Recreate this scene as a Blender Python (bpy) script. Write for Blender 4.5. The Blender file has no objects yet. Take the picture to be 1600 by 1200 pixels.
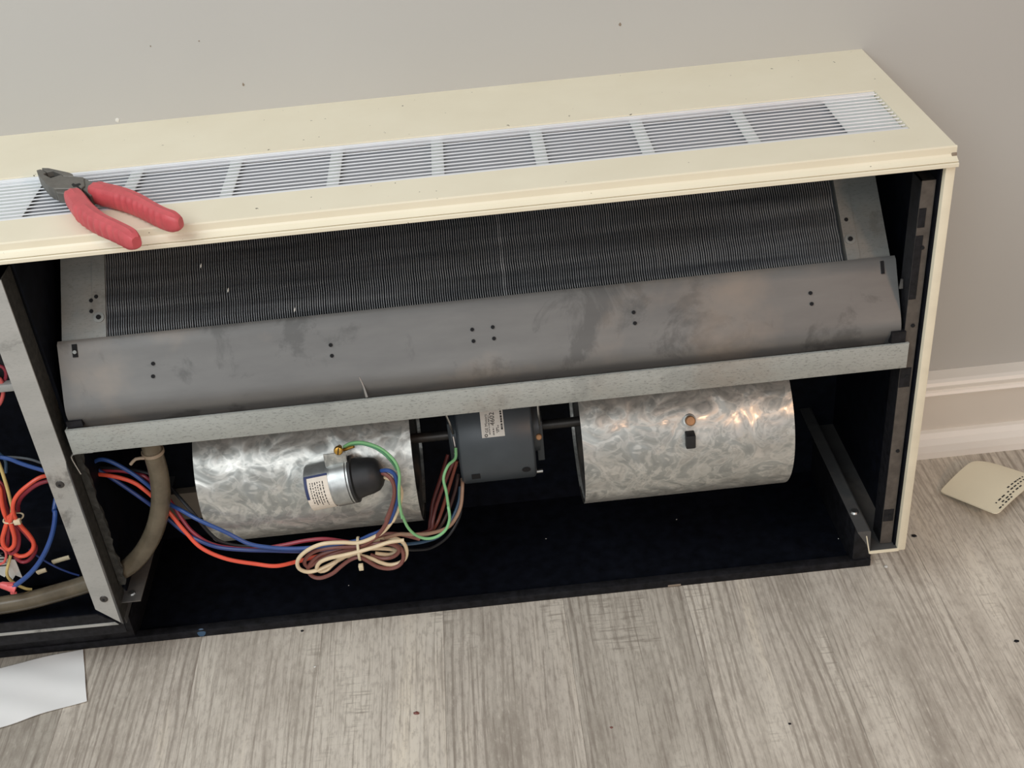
import bpy, bmesh, math, random
from mathutils import Vector, Matrix
random.seed(7)
scene = bpy.context.scene
COL = scene.collection

# ------------------------------------------------------------------ camera
cam = bpy.data.cameras.new('camera')
cam.sensor_fit = 'HORIZONTAL'; cam.sensor_width = 36.0
cam.lens = 36.0 * 1879.85 / 1600.0
cam.clip_start = 0.02
camo = bpy.data.objects.new('camera', cam); COL.objects.link(camo)
camo.location = (-0.5018, -1.4724, 1.1618)
camo.rotation_euler = (0.9852, 0.0800, -0.0670)
scene.camera = camo

# ------------------------------------------------------------------ light
world = bpy.data.worlds.new('room_light'); scene.world = world
world.use_nodes = True
bg = world.node_tree.nodes['Background']
bg.inputs['Color'].default_value = (0.95, 0.97, 1.0, 1)
bg.inputs['Strength'].default_value = 0.47

def area(name, loc, target, size, size_y, power, color):
    l = bpy.data.lights.new(name, 'AREA'); l.shape = 'RECTANGLE'
    l.size = size; l.size_y = size_y; l.energy = power; l.color = color
    o = bpy.data.objects.new(name, l); COL.objects.link(o)
    o.location = loc
    o.rotation_euler = (Vector(target) - Vector(loc)).to_track_quat('-Z', 'Y').to_euler()
    return o
area('window_daylight', (-1.8, -1.45, 2.5), (-0.6, -0.2, 0.4), 1.7, 1.5, 38, (0.90, 0.96, 1.0))
area('window_behind', (-1.1, -3.1, 1.75), (-0.7, -0.2, 0.4), 1.3, 1.2, 18, (0.95, 0.98, 1.0))
area('floor_lamp_glow', (1.15, -2.75, 1.72), (-0.1, -0.2, 0.2), 0.28, 0.28, 15, (1.0, 0.58, 0.34))

vs = scene.view_settings
vs.view_transform = 'Standard'; vs.look = 'None'; vs.gamma = 1.0
vs.use_curve_mapping = False
vs.exposure = 0.0

# ------------------------------------------------------------------ traced routes in metres (x along the wall, y depth, z height)
PATH = {'black_w': [(-1.0099, -0.245, 0.2921), (-0.9689, -0.2533, 0.29), (-0.9381, -0.2593, 0.2815), (-0.9223, -0.262, 0.2623), (-0.8984, -0.283, 0.2401),
             (-0.8833, -0.286, 0.2052), (-0.8709, -0.2868, 0.1871), (-0.8486, -0.2872, 0.177), (-0.8207, -0.2878, 0.1736)],
 'blk_m': [(-0.5659, -0.21, 0.153), (-0.5713, -0.2267, 0.137), (-0.5886, -0.2417, 0.1186), (-0.6107, -0.255, 0.1136), (-0.6307, -0.2683, 0.1239),
           (-0.6438, -0.2787, 0.1362), (-0.6564, -0.286, 0.1498)],
 'blue_cap': [(-0.6559, -0.3, 0.2813), (-0.6505, -0.3037, 0.2846), (-0.6436, -0.3074, 0.2865), (-0.6371, -0.308, 0.2795), (-0.6363, -0.308, 0.2627),
              (-0.6382, -0.3065, 0.2449), (-0.644, -0.3042, 0.2255), (-0.6533, -0.3023, 0.2032), (-0.656, -0.3009, 0.1998), (-0.6668, -0.2994, 0.1877),
              (-0.6815, -0.2975, 0.1807), (-0.6964, -0.2958, 0.1733), (-0.7106, -0.2949, 0.1704), (-0.7237, -0.294, 0.1654)],
 'blue_hi': [(-1.1281, -0.2562, 0.3358), (-1.1132, -0.2584, 0.3315), (-1.102, -0.26, 0.3284), (-1.0917, -0.2616, 0.3224), (-1.0811, -0.2633, 0.3173),
             (-1.0703, -0.2649, 0.3127), (-1.0618, -0.2652, 0.3094), (-1.0449, -0.254, 0.3015), (-1.017, -0.2518, 0.3012), (-0.9989, -0.2548, 0.31),
             (-0.9848, -0.2577, 0.3074), (-0.9665, -0.2619, 0.2943), (-0.9488, -0.2671, 0.2773), (-0.9276, -0.2695, 0.2444), (-0.9092, -0.28, 0.2371),
             (-0.8887, -0.2929, 0.2305), (-0.8567, -0.3002, 0.2115), (-0.8332, -0.3023, 0.1922), (-0.8092, -0.3026, 0.1828), (-0.7861, -0.3021, 0.177),
             (-0.7624, -0.3015, 0.1742), (-0.738, -0.3009, 0.1746), (-0.7137, -0.3004, 0.175)],
 'blue_left': [(-1.0688, -0.25, 0.2549), (-1.0703, -0.256, 0.2496), (-1.0713, -0.262, 0.2442), (-1.068, -0.268, 0.2467), (-1.0713, -0.273, 0.2341),
               (-1.078, -0.2775, 0.2186), (-1.0887, -0.282, 0.2007), (-1.1032, -0.2857, 0.1823), (-1.1195, -0.2878, 0.1671), (-1.1341, -0.2899, 0.1575),
               (-1.1425, -0.292, 0.1538)],
 'blue_lo': [(-1.0603, -0.2609, 0.3498), (-1.0348, -0.249, 0.3133), (-1.0156, -0.2484, 0.2974), (-0.9928, -0.2537, 0.2804), (-0.9572, -0.2631, 0.2463),
             (-0.9381, -0.2652, 0.2205), (-0.9171, -0.2765, 0.2018), (-0.8973, -0.2889, 0.1947), (-0.8737, -0.2944, 0.1846), (-0.8421, -0.2979, 0.1789),
             (-0.8113, -0.2986, 0.1742), (-0.7721, -0.2977, 0.1669), (-0.7399, -0.2969, 0.165), (-0.7111, -0.2963, 0.1669)],
 'blue_m': [(-0.5655, -0.215, 0.1787), (-0.5697, -0.2283, 0.1629), (-0.5815, -0.2417, 0.1454), (-0.5979, -0.255, 0.1327), (-0.6187, -0.2683, 0.1361),
            (-0.6406, -0.2793, 0.1445), (-0.6578, -0.288, 0.1544)],
 'brn_m4': [(-0.5651, -0.22, 0.204), (-0.573, -0.232, 0.1824), (-0.5867, -0.244, 0.1562), (-0.5986, -0.256, 0.146), (-0.6154, -0.268, 0.1463), (-0.6349, -0.28, 0.1565)],
 'brown_cap_top': [(-0.6565, -0.3, 0.277), (-0.6501, -0.3051, 0.281), (-0.6432, -0.309, 0.2767), (-0.6401, -0.309, 0.264), (-0.6424, -0.3079, 0.2466),
                   (-0.6492, -0.3056, 0.2262), (-0.6576, -0.3046, 0.208), (-0.6463, -0.304, 0.2319)],
 'brown_loop': [(-0.6439, -0.304, 0.2392), (-0.651, -0.304, 0.2191), (-0.6606, -0.304, 0.1991), (-0.6717, -0.3035, 0.1844), (-0.6854, -0.303, 0.1739),
                (-0.6983, -0.3025, 0.1689), (-0.7269, -0.302, 0.1708), (-0.7503, -0.301, 0.1682), (-0.7639, -0.3, 0.1601), (-0.7709, -0.2985, 0.1475),
                (-0.7662, -0.297, 0.1394), (-0.7491, -0.297, 0.1493), (-0.7247, -0.297, 0.1581), (-0.6992, -0.2995, 0.1638), (-0.6768, -0.302, 0.1699),
                (-0.6589, -0.302, 0.167), (-0.6499, -0.302, 0.1601), (-0.6498, -0.2995, 0.1498), (-0.6596, -0.297, 0.1404), (-0.6738, -0.295, 0.1386),
                (-0.6869, -0.293, 0.1448)],
 'brown_loop2': [(-0.6222, -0.284, 0.1548), (-0.6439, -0.2858, 0.1665), (-0.6647, -0.2876, 0.1715), (-0.6807, -0.2895, 0.1666), (-0.6998, -0.2913, 0.1621),
                 (-0.7246, -0.2931, 0.1597), (-0.7482, -0.2949, 0.1554), (-0.763, -0.2967, 0.1448), (-0.7684, -0.2985, 0.1349), (-0.7645, -0.3004, 0.1257),
                 (-0.754, -0.3022, 0.1227), (-0.7381, -0.304, 0.1294), (-0.7239, -0.3045, 0.1412), (-0.7118, -0.3049, 0.1501), (-0.7006, -0.305, 0.1533),
                 (-0.6922, -0.305, 0.1474), (-0.6789, -0.3045, 0.1334), (-0.6643, -0.3035, 0.1274), (-0.6516, -0.3023, 0.1301), (-0.645, -0.3005, 0.1398),
                 (-0.6456, -0.2985, 0.1525), (-0.6551, -0.2963, 0.1619), (-0.6715, -0.294, 0.1662)],
 'card': [(0.1287, -0.1231, 0.003), (0.1786, -0.205, 0.02), (0.2737, -0.1301, 0.012), (0.2155, -0.0619, 0.012)],
 'cream_cap_top': [(-0.6573, -0.297, 0.2714), (-0.6509, -0.301, 0.2726), (-0.6385, -0.304, 0.2666), (-0.6333, -0.304, 0.2524), (-0.6358, -0.3034, 0.2364),
                   (-0.6423, -0.3023, 0.218), (-0.6507, -0.302, 0.2026), (-0.6401, -0.302, 0.2233)],
 'cream_loop': [(-0.6339, -0.302, 0.2363), (-0.64, -0.302, 0.2237), (-0.6509, -0.302, 0.2039), (-0.6634, -0.3026, 0.1894), (-0.6782, -0.3034, 0.1813),
                (-0.6971, -0.3043, 0.1763), (-0.7177, -0.3051, 0.1803), (-0.74, -0.306, 0.1821), (-0.7576, -0.306, 0.1766), (-0.7715, -0.306, 0.1665),
                (-0.7782, -0.3054, 0.1548), (-0.7772, -0.3046, 0.1437), (-0.7686, -0.3034, 0.1363), (-0.7557, -0.3017, 0.136), (-0.7395, -0.3, 0.1414),
                (-0.7235, -0.2966, 0.1463), (-0.704, -0.2931, 0.1538), (-0.6827, -0.2909, 0.1529), (-0.6618, -0.2891, 0.1475), (-0.6532, -0.2883, 0.1425),
                (-0.6631, -0.2891, 0.1385), (-0.6809, -0.29, 0.1438)],
 'cream_loop2': [(-0.6809, -0.29, 0.1651), (-0.6637, -0.291, 0.1676), (-0.6501, -0.292, 0.1656), (-0.6419, -0.2935, 0.1577), (-0.64, -0.295, 0.1465),
                 (-0.6431, -0.297, 0.1365), (-0.6515, -0.299, 0.1312), (-0.664, -0.2995, 0.1303), (-0.6755, -0.3, 0.1365), (-0.6867, -0.2995, 0.1448),
                 (-0.7012, -0.299, 0.1505), (-0.7196, -0.299, 0.151), (-0.735, -0.299, 0.1409), (-0.7439, -0.2995, 0.1333), (-0.7526, -0.3, 0.1319),
                 (-0.7562, -0.302, 0.1394), (-0.75, -0.304, 0.1506), (-0.7363, -0.307, 0.1584), (-0.7202, -0.31, 0.1629), (-0.6984, -0.31, 0.1664),
                 (-0.6795, -0.31, 0.1708), (-0.6576, -0.309, 0.1759), (-0.6395, -0.308, 0.1755)],
 'dred_m3': [(-0.5752, -0.22, 0.2367), (-0.5893, -0.232, 0.2059), (-0.6018, -0.244, 0.1799), (-0.6073, -0.256, 0.1608), (-0.6129, -0.268, 0.15),
             (-0.6348, -0.28, 0.1579)],
 'drip': [(-1.0087, -0.25, 0.1918), (-1.0205, -0.25, 0.3072)],
 'green': [(-0.6942, -0.288, 0.3148), (-0.6841, -0.2927, 0.3223), (-0.6697, -0.2974, 0.3247), (-0.653, -0.3021, 0.3196), (-0.6412, -0.3068, 0.3108),
           (-0.6331, -0.3115, 0.2992), (-0.6312, -0.3127, 0.2824), (-0.6345, -0.3135, 0.2612), (-0.6366, -0.314, 0.2394), (-0.6361, -0.314, 0.2164),
           (-0.6362, -0.314, 0.2235), (-0.6317, -0.3128, 0.2006), (-0.6232, -0.3112, 0.1843), (-0.6107, -0.3096, 0.1757), (-0.597, -0.3076, 0.176),
           (-0.5854, -0.3057, 0.1843), (-0.5793, -0.3011, 0.1973), (-0.5793, -0.2952, 0.21), (-0.5795, -0.2891, 0.1926), (-0.5801, -0.2813, 0.2227),
           (-0.5817, -0.2735, 0.2398), (-0.5745, -0.2646, 0.2523), (-0.5648, -0.2548, 0.255), (-0.563, -0.245, 0.2639)],
 'green2': [(-0.6948, -0.286, 0.3121), (-0.6838, -0.2915, 0.3192), (-0.6701, -0.297, 0.3222), (-0.6557, -0.3025, 0.3186), (-0.6446, -0.308, 0.311),
            (-0.6369, -0.308, 0.297), (-0.6335, -0.308, 0.2867)],
 'grey_left': [(-1.1177, -0.25, 0.3249), (-1.1046, -0.25, 0.3241), (-1.0843, -0.25, 0.3185), (-1.0716, -0.25, 0.3109), (-1.0608, -0.25, 0.3046)],
 'handle_a': [(-0.9369, -0.2468, 0.6515), (-0.9285, -0.2624, 0.652), (-0.9141, -0.2909, 0.653), (-0.9002, -0.3125, 0.653), (-0.8855, -0.3313, 0.653),
              (-0.87, -0.3474, 0.653), (-0.856, -0.3628, 0.653), (-0.8461, -0.3747, 0.653), (-0.8419, -0.3798, 0.653)],
 'handle_b': [(-0.9138, -0.2392, 0.6525), (-0.9033, -0.2496, 0.6525), (-0.8897, -0.2591, 0.6525), (-0.8731, -0.2728, 0.6525), (-0.8559, -0.2904, 0.6525),
              (-0.8398, -0.3102, 0.6525), (-0.8229, -0.3296, 0.6525), (-0.8101, -0.3403, 0.6525), (-0.8042, -0.3429, 0.6525)],
 'hose': [(-0.9212, -0.278, 0.3614), (-0.9233, -0.2797, 0.3362), (-0.9236, -0.2813, 0.2986), (-0.9315, -0.2825, 0.2555), (-0.9511, -0.2833, 0.2101),
          (-0.9807, -0.284, 0.172), (-1.0152, -0.284, 0.1495), (-1.0597, -0.284, 0.137), (-1.0952, -0.284, 0.1286), (-1.1348, -0.284, 0.1207), (-1.1732, -0.284, 0.1172),
          (-1.2239, -0.284, 0.1143), (-1.2897, -0.284, 0.1159)],
 'jaw_l': [(-0.995, -0.1709, 0.657), (-0.9903, -0.169, 0.657), (-0.9815, -0.1804, 0.657), (-0.9834, -0.1847, 0.657), (-0.9716, -0.1982, 0.657), (-0.9617, -0.192, 0.657),
           (-0.9579, -0.1978, 0.657), (-0.9457, -0.2008, 0.657), (-0.9338, -0.2059, 0.657), (-0.9269, -0.2303, 0.657), (-0.9296, -0.2391, 0.657),
           (-0.9344, -0.2362, 0.657), (-0.9606, -0.2297, 0.657), (-0.9708, -0.2174, 0.657), (-0.9819, -0.1977, 0.657), (-0.9906, -0.182, 0.657)],
 'jaw_u': [(-0.9903, -0.1653, 0.657), (-0.9816, -0.1681, 0.657), (-0.9691, -0.1768, 0.657), (-0.9544, -0.1872, 0.657), (-0.9494, -0.1921, 0.657),
           (-0.9459, -0.2002, 0.657), (-0.9521, -0.1992, 0.657), (-0.9588, -0.1963, 0.657), (-0.962, -0.1907, 0.657), (-0.9749, -0.1778, 0.657),
           (-0.9811, -0.1799, 0.657), (-0.9891, -0.1699, 0.657)],
 'maroon': [(-1.1327, -0.2511, 0.2227), (-1.133, -0.2505, 0.2367), (-1.1324, -0.2504, 0.2423), (-1.121, -0.2519, 0.2406), (-1.1179, -0.2519, 0.2506),
            (-1.1102, -0.2525, 0.2624), (-1.0967, -0.2538, 0.2739), (-1.0815, -0.2554, 0.2834), (-1.0685, -0.2541, 0.2857), (-1.0524, -0.2445, 0.2832),
            (-1.0282, -0.2415, 0.2837), (-0.983, -0.2499, 0.2873), (-0.9562, -0.256, 0.2814), (-0.9468, -0.2582, 0.2757), (-0.9293, -0.26, 0.2442),
            (-0.915, -0.271, 0.2148), (-0.9039, -0.2797, 0.2006), (-0.8851, -0.2866, 0.1857), (-0.86, -0.2911, 0.1787), (-0.8281, -0.2935, 0.1742),
            (-0.7954, -0.2928, 0.1755), (-0.7664, -0.2921, 0.1784), (-0.7406, -0.2915, 0.1775), (-0.7151, -0.2909, 0.1691), (-0.6878, -0.2899, 0.1602)],
 'maroon_loop': [(-1.1282, -0.256, 0.2961), (-1.1238, -0.2578, 0.2858), (-1.1279, -0.2596, 0.2633), (-1.1278, -0.2614, 0.2441), (-1.1269, -0.2636, 0.241),
                 (-1.1243, -0.266, 0.2311), (-1.1226, -0.2684, 0.2199), (-1.1249, -0.2702, 0.2072), (-1.1312, -0.2708, 0.1953), (-1.1392, -0.2714, 0.1907),
                 (-1.1418, -0.272, 0.1978), (-1.1362, -0.2708, 0.2151), (-1.1306, -0.2696, 0.2307), (-1.1251, -0.2684, 0.239), (-1.1186, -0.2674, 0.2286),
                 (-1.1124, -0.2665, 0.2096), (-1.109, -0.2656, 0.1936), (-1.1143, -0.2651, 0.182), (-1.1252, -0.2654, 0.1717), (-1.1343, -0.2657, 0.1715),
                 (-1.1395, -0.266, 0.1818)],
 'navy_thin': [(-1.1202, -0.262, 0.1875), (-1.1152, -0.262, 0.1779), (-1.1056, -0.262, 0.1644), (-1.0944, -0.262, 0.1522), (-1.0804, -0.262, 0.141),
               (-1.0706, -0.262, 0.135)],
 'notch': [(-0.9423, -0.2245, 0.6574), (-0.9413, -0.2213, 0.6574), (-0.9382, -0.2247, 0.6574), (-0.9338, -0.2232, 0.6574), (-0.9316, -0.2263, 0.6574),
           (-0.934, -0.2298, 0.6574), (-0.9291, -0.2384, 0.6574), (-0.9299, -0.2399, 0.6574), (-0.9355, -0.2311, 0.6574), (-0.939, -0.2311, 0.6574)],
 'nut_pos': [(-1.1559, -0.29, 0.1561), (-1.1412, -0.29, 0.1492)],
 'orange': [(-1.1212, -0.28, 0.2482), (-1.1174, -0.2792, 0.2541), (-1.114, -0.2788, 0.2618), (-1.1141, -0.2775, 0.2504), (-1.1135, -0.2782, 0.2581),
            (-1.1114, -0.2786, 0.2684), (-1.1057, -0.2778, 0.2801), (-1.0966, -0.2752, 0.289), (-1.0855, -0.2713, 0.2954), (-1.0737, -0.2663, 0.2999),
            (-1.0641, -0.2619, 0.2992), (-1.0466, -0.255, 0.2945), (-1.0242, -0.252, 0.2893), (-0.9917, -0.2584, 0.2869), (-0.9657, -0.264, 0.2787),
            (-0.95, -0.2685, 0.265), (-0.9304, -0.2705, 0.2321), (-0.9124, -0.2832, 0.2068), (-0.8942, -0.2948, 0.1867), (-0.8654, -0.3011, 0.17),
            (-0.8305, -0.302, 0.1573), (-0.8057, -0.302, 0.1505), (-0.7808, -0.2906, 0.1444), (-0.752, -0.2856, 0.1458), (-0.7101, -0.2848, 0.1502),
            (-0.6769, -0.2842, 0.1516)],
 'orange_loop': [(-1.1293, -0.262, 0.2969), (-1.1253, -0.2641, 0.289), (-1.1277, -0.2662, 0.2737), (-1.1293, -0.2683, 0.2573), (-1.1283, -0.2707, 0.2467),
                 (-1.1265, -0.2732, 0.2461), (-1.1327, -0.2754, 0.2345), (-1.1394, -0.2772, 0.221), (-1.1407, -0.2789, 0.2103), (-1.136, -0.2797, 0.2041),
                 (-1.1287, -0.279, 0.2088), (-1.1239, -0.2783, 0.2213), (-1.1226, -0.2777, 0.235), (-1.1222, -0.277, 0.2458), (-1.1225, -0.2763, 0.2524),
                 (-1.1165, -0.2751, 0.2534), (-1.1151, -0.2737, 0.245), (-1.1129, -0.2723, 0.232), (-1.1083, -0.272, 0.2181), (-1.1066, -0.272, 0.2047),
                 (-1.1115, -0.272, 0.1936), (-1.1213, -0.272, 0.1863), (-1.1304, -0.272, 0.1858), (-1.1355, -0.272, 0.191)],
 'paper': [(-1.2598, -0.2886, 0.002), (-1.2104, -0.2806, 0.002), (-1.1573, -0.2683, 0.002), (-1.1024, -0.2608, 0.002), (-1.0753, -0.3568, 0.002),
           (-1.131, -0.3696, 0.002), (-1.1797, -0.3871, 0.002), (-1.2268, -0.3931, 0.002)],
 'red_m1': [(-0.5668, -0.24, 0.2428), (-0.5769, -0.2467, 0.2261), (-0.5962, -0.254, 0.1846), (-0.6037, -0.262, 0.1654), (-0.6079, -0.2707, 0.157),
            (-0.6264, -0.2793, 0.1588), (-0.6455, -0.288, 0.1702)],
 'red_m2': [(-0.564, -0.24, 0.2399), (-0.5726, -0.2433, 0.2177), (-0.5903, -0.2493, 0.1719), (-0.6009, -0.258, 0.1535), (-0.6107, -0.2673, 0.1505),
            (-0.6309, -0.2763, 0.1555), (-0.65, -0.285, 0.1669)],
 'red_ring': [(-1.1625, -0.275, 0.2018), (-1.1533, -0.275, 0.2064), (-1.1463, -0.275, 0.204), (-1.1436, -0.275, 0.1977), (-1.1454, -0.275, 0.1891),
              (-1.1515, -0.275, 0.1802), (-1.1588, -0.275, 0.1783)],
 'red_ring_up': [(-1.0936, -0.24, 0.4348), (-1.0874, -0.24, 0.4304), (-1.0868, -0.24, 0.423), (-1.0887, -0.24, 0.4141), (-1.0927, -0.24, 0.4044), (-1.098, -0.24, 0.3967),
                 (-1.1041, -0.24, 0.3918)],
 'red_up2': [(-1.0881, -0.235, 0.4471), (-1.0816, -0.235, 0.4436), (-1.0799, -0.235, 0.4371), (-1.0817, -0.235, 0.4301), (-1.087, -0.235, 0.4216),
             (-1.0907, -0.235, 0.4147)],
 'shank_a': [(-0.9618, -0.225, 0.655), (-0.9533, -0.2282, 0.655), (-0.9348, -0.2316, 0.655), (-0.9291, -0.241, 0.655), (-0.9306, -0.2546, 0.655),
             (-0.9361, -0.2561, 0.655), (-0.9439, -0.243, 0.655), (-0.9558, -0.2373, 0.655)],
 'shank_b': [(-0.9374, -0.2004, 0.655), (-0.9314, -0.2058, 0.655), (-0.9176, -0.2244, 0.655), (-0.9111, -0.2482, 0.655), (-0.9153, -0.2556, 0.655),
             (-0.9229, -0.2425, 0.655), (-0.9324, -0.2294, 0.655), (-0.9368, -0.2132, 0.655)],
 'spots': [(-0.9728, -0.285, 0.482), (-0.891, -0.285, 0.4547), (-0.8952, -0.285, 0.4377), (-0.6875, -0.285, 0.455), (-0.6884, -0.285, 0.4403), (-0.5246, -0.285, 0.456),
           (-0.5246, -0.285, 0.4404), (-0.5009, -0.285, 0.4566), (-0.5008, -0.285, 0.441), (-0.3384, -0.285, 0.4568), (-0.3373, -0.285, 0.4421), (-0.134, -0.285, 0.458),
           (-0.1316, -0.285, 0.4433), (-0.0532, -0.285, 0.4845)],
 'tabs': [(-1.1031, -0.25, 0.1521), (-1.0798, -0.25, 0.1574), (-1.1278, -0.25, 0.1368), (-1.1152, -0.25, 0.1404)],
 'tan_m': [(-0.5612, -0.22, 0.1949), (-0.5616, -0.2311, 0.1909), (-0.5664, -0.2424, 0.1685), (-0.5765, -0.2547, 0.1555), (-0.5875, -0.266, 0.153),
           (-0.606, -0.276, 0.1559), (-0.626, -0.2833, 0.1622), (-0.6455, -0.2889, 0.1702), (-0.6556, -0.2913, 0.1704), (-0.6659, -0.293, 0.1693)],
 'teal_left': [(-1.1192, -0.25, 0.3349), (-1.1141, -0.25, 0.3264), (-1.113, -0.25, 0.3174), (-1.1174, -0.25, 0.302)],
 'yellow_low': [(-1.1414, -0.268, 0.1883), (-1.1448, -0.271, 0.181), (-1.1489, -0.274, 0.1722), (-1.153, -0.275, 0.1616), (-1.1522, -0.275, 0.1509),
                (-1.146, -0.2743, 0.1401), (-1.1381, -0.2721, 0.1305), (-1.133, -0.27, 0.1265)],
 'yellow_top': [(-1.1161, -0.262, 0.3434), (-1.1151, -0.2627, 0.3213), (-1.1154, -0.2633, 0.3051), (-1.1165, -0.264, 0.2857), (-1.1184, -0.2647, 0.2662),
                (-1.1199, -0.2653, 0.2556), (-1.1279, -0.266, 0.2374)]}
CRUMBS = [(-0.7898, -0.2475, 0.004, 'black_wood', 'dark crumb on the planks just below the base strip'),
  (-0.8023, -0.2677, 0.0022, 'black_wood', 'tiny dark crumb below the larger one near the base strip'),
  (-0.6462, -0.4344, 0.0035, 'brown', 'brown flake on the middle of the floor'),
  (0.0037, -0.2639, 0.003, 'label', 'pale paint chips under the right corner of the cabinet'),
  (0.0612, -0.2084, 0.004, 'black_wood', 'dark smudge beside the cream end panel'),  # small dark lump on the planks
  (-0.408, -0.4892, 0.002, 'brown', 'small reddish brown speck near the bottom middle of the floor'),
  (0.1179, -0.4213, 0.0028, 'black_wood', 'dark crumb near the right edge of the floor'),
  (-0.1953, -0.5123, 0.0018, 'black_wood', 'tiny black speck on the floor at lower right'),
  (-0.7799, -0.3367, 0.0016, 'label', 'tiny white speck on the floor below the black base')]
SPECKS = [(-0.0448, -0.2016, 0.0009, 'tiny pale crumb on black floor at the right end of unit'), (-0.2615, -0.1238, 0.0009, 'tiny pale crumb on black floor under the right blower'), (-0.4554, -0.1358, 0.0009, 'tiny pale crumb on black floor right below the motor'), (-0.7413, -0.1911, 0.0009, 'tiny pale crumb on black floor below the tied wire loops')]
NICKS = [(-0.9413, 0.6456, 0.003, 'label'), (-0.7778, 0.6743, 0.0018, 'tan'), (-0.3058, 0.7019, 0.0018, 'tan'), (-0.8788, 0.7329, 0.001, 'tan'), (-0.8196, 0.7332, 0.001, 'tan')]
# ------------------------------------------------------------------ materials
def rgb(h):
    h = h.lstrip('#'); v = [int(h[i:i+2], 16) / 255 for i in (0, 2, 4)]
    return tuple(c / 12.92 if c <= .04045 else ((c + .055) / 1.055) ** 2.4 for c in v) + (1,)

class Mat:
    def __init__(s, name):
        s.m = bpy.data.materials.new(name); s.m.use_nodes = True
        s.nt = s.m.node_tree; s.b = s.nt.nodes['Principled BSDF']; s.coord = None
    def n(s, t, **k):
        nd = s.nt.nodes.new(t)
        for a, v in k.items(): setattr(nd, a, v)
        return nd
    def l(s, a, b): s.nt.links.new(a, b)
    def obj(s):
        if s.coord is None: s.coord = s.n('ShaderNodeTexCoord')
        return s.coord.outputs['Object']
    def mapped(s, scale=(1, 1, 1), loc=None, rot=(0, 0, 0), src=None):
        mp = s.n('ShaderNodeMapping'); s.l(src or s.obj(), mp.inputs['Vector'])
        mp.inputs['Scale'].default_value = scale
        mp.inputs['Rotation'].default_value = rot
        if loc is not None:
            if hasattr(loc, 'is_output'): s.l(loc, mp.inputs['Location'])
            else: mp.inputs['Location'].default_value = loc
        return mp.outputs['Vector']
    def noise(s, vec, scale=5, detail=4, rough=.6, dist=0):
        nz = s.n('ShaderNodeTexNoise'); s.l(vec, nz.inputs['Vector'])
        nz.inputs['Scale'].default_value = scale; nz.inputs['Detail'].default_value = detail
        nz.inputs['Roughness'].default_value = rough; nz.inputs['Distortion'].default_value = dist
        return nz
    def ramp(s, fac, stops):
        r = s.n('ShaderNodeValToRGB'); s.l(fac, r.inputs['Fac'])
        e = r.color_ramp.elements
        while len(e) < len(stops): e.new(.5)
        for i, (p, c) in enumerate(stops):
            e[i].position = p; e[i].color = c if len(c) == 4 else tuple(c) + (1,)
        return r.outputs['Color']
    def mix(s, fac, a, b, mode='MIX'):
        x = s.n('ShaderNodeMix', data_type='RGBA', blend_type=mode)
        if isinstance(fac, (int, float)): x.inputs['Factor'].default_value = fac
        else: s.l(fac, x.inputs['Factor'])
        for sock, v in ((x.inputs['A'], a), (x.inputs['B'], b)):
            if isinstance(v, tuple): sock.default_value = v
            else: s.l(v, sock)
        return x.outputs['Result']
    def color(s, c):
        if isinstance(c, tuple): s.b.inputs['Base Color'].default_value = c
        else: s.l(c, s.b.inputs['Base Color'])
    def set(s, **k):
        for a, v in k.items():
            a = a.replace('_', ' ')
            if isinstance(v, (int, float, tuple)): s.b.inputs[a].default_value = v
            else: s.l(v, s.b.inputs[a])
    def bump(s, h, strength=.2, dist=.001):
        b = s.n('ShaderNodeBump'); b.inputs['Strength'].default_value = strength
        b.inputs['Distance'].default_value = dist
        s.l(h, b.inputs['Height']); s.l(b.outputs['Normal'], s.b.inputs['Normal'])

def plain(name, c, rough=.5, metal=0, var=.12, scale=40, bump=0, spec=.5):
    """a plain surface with a little uneven tone"""
    m = Mat(name); c = rgb(c) if isinstance(c, str) else c
    nz = m.noise(m.obj(), scale, 4)
    lo = tuple(v * (1 - var) for v in c[:3]) + (1,); hi = tuple(min(1, v * (1 + var)) for v in c[:3]) + (1,)
    m.color(m.ramp(nz.outputs['Fac'], [(.3, lo), (.7, hi)]))
    m.set(Roughness=rough, Metallic=metal, Specular_IOR_Level=spec)
    if bump: m.bump(nz.outputs['Fac'], bump)
    return m.m

MT = {}
def cream_paint():
    m = Mat('cream_enamel'); nz = m.noise(m.obj(), 9, 5)
    base = m.ramp(nz.outputs['Fac'], [(.3, rgb('#E2D9C0')), (.7, rgb('#E8E0C8'))])
    sp = m.noise(m.obj(), 160, 2, .5)
    speck = m.ramp(sp.outputs['Fac'], [(.225, (1, 1, 1)), (.245, (0, 0, 0))])
    m.color(m.mix(speck, base, rgb('#5A5244'))); m.set(Roughness=.42); return m.m
MT['cream'] = cream_paint()
MT['cream_edge'] = plain('cream_paint_edge', '#E4DAC0', .5, 0, .06, 30)
MT['black'] = plain('black_sheet_metal', (.0040, .0050, .0085, 1), .6, 0, .5, 60, 0, .12)
MT['black_worn'] = plain('black_worn_paint', (.010, .010, .012, 1), .5, 0, .6, 120, 0, .25)
MT['black_wood'] = plain('black_painted_wood', (.008, .008, .010, 1), .75, 0, .7, 90, .4, .25)
MT['rubber'] = plain('black_rubber', (.012, .012, .013, 1), .5, 0, .3, 50)
MT['upright'] = plain('brown_grey_painted_steel', '#5C5650', .5, .3, .25, 70)
MT['upright_top'] = plain('worn_grey_steel', '#6A6865', .45, .5, .3, 60)
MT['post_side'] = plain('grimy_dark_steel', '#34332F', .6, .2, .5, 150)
MT['hole'] = plain('dark_hole', (.004, .004, .005, 1), .9)
MT['motor'] = plain('slate_grey_enamel', '#454C51', .42, .1, .1, 25)
MT['brass'] = plain('brass', '#C89A4A', .3, .9, .1, 90)
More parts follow.
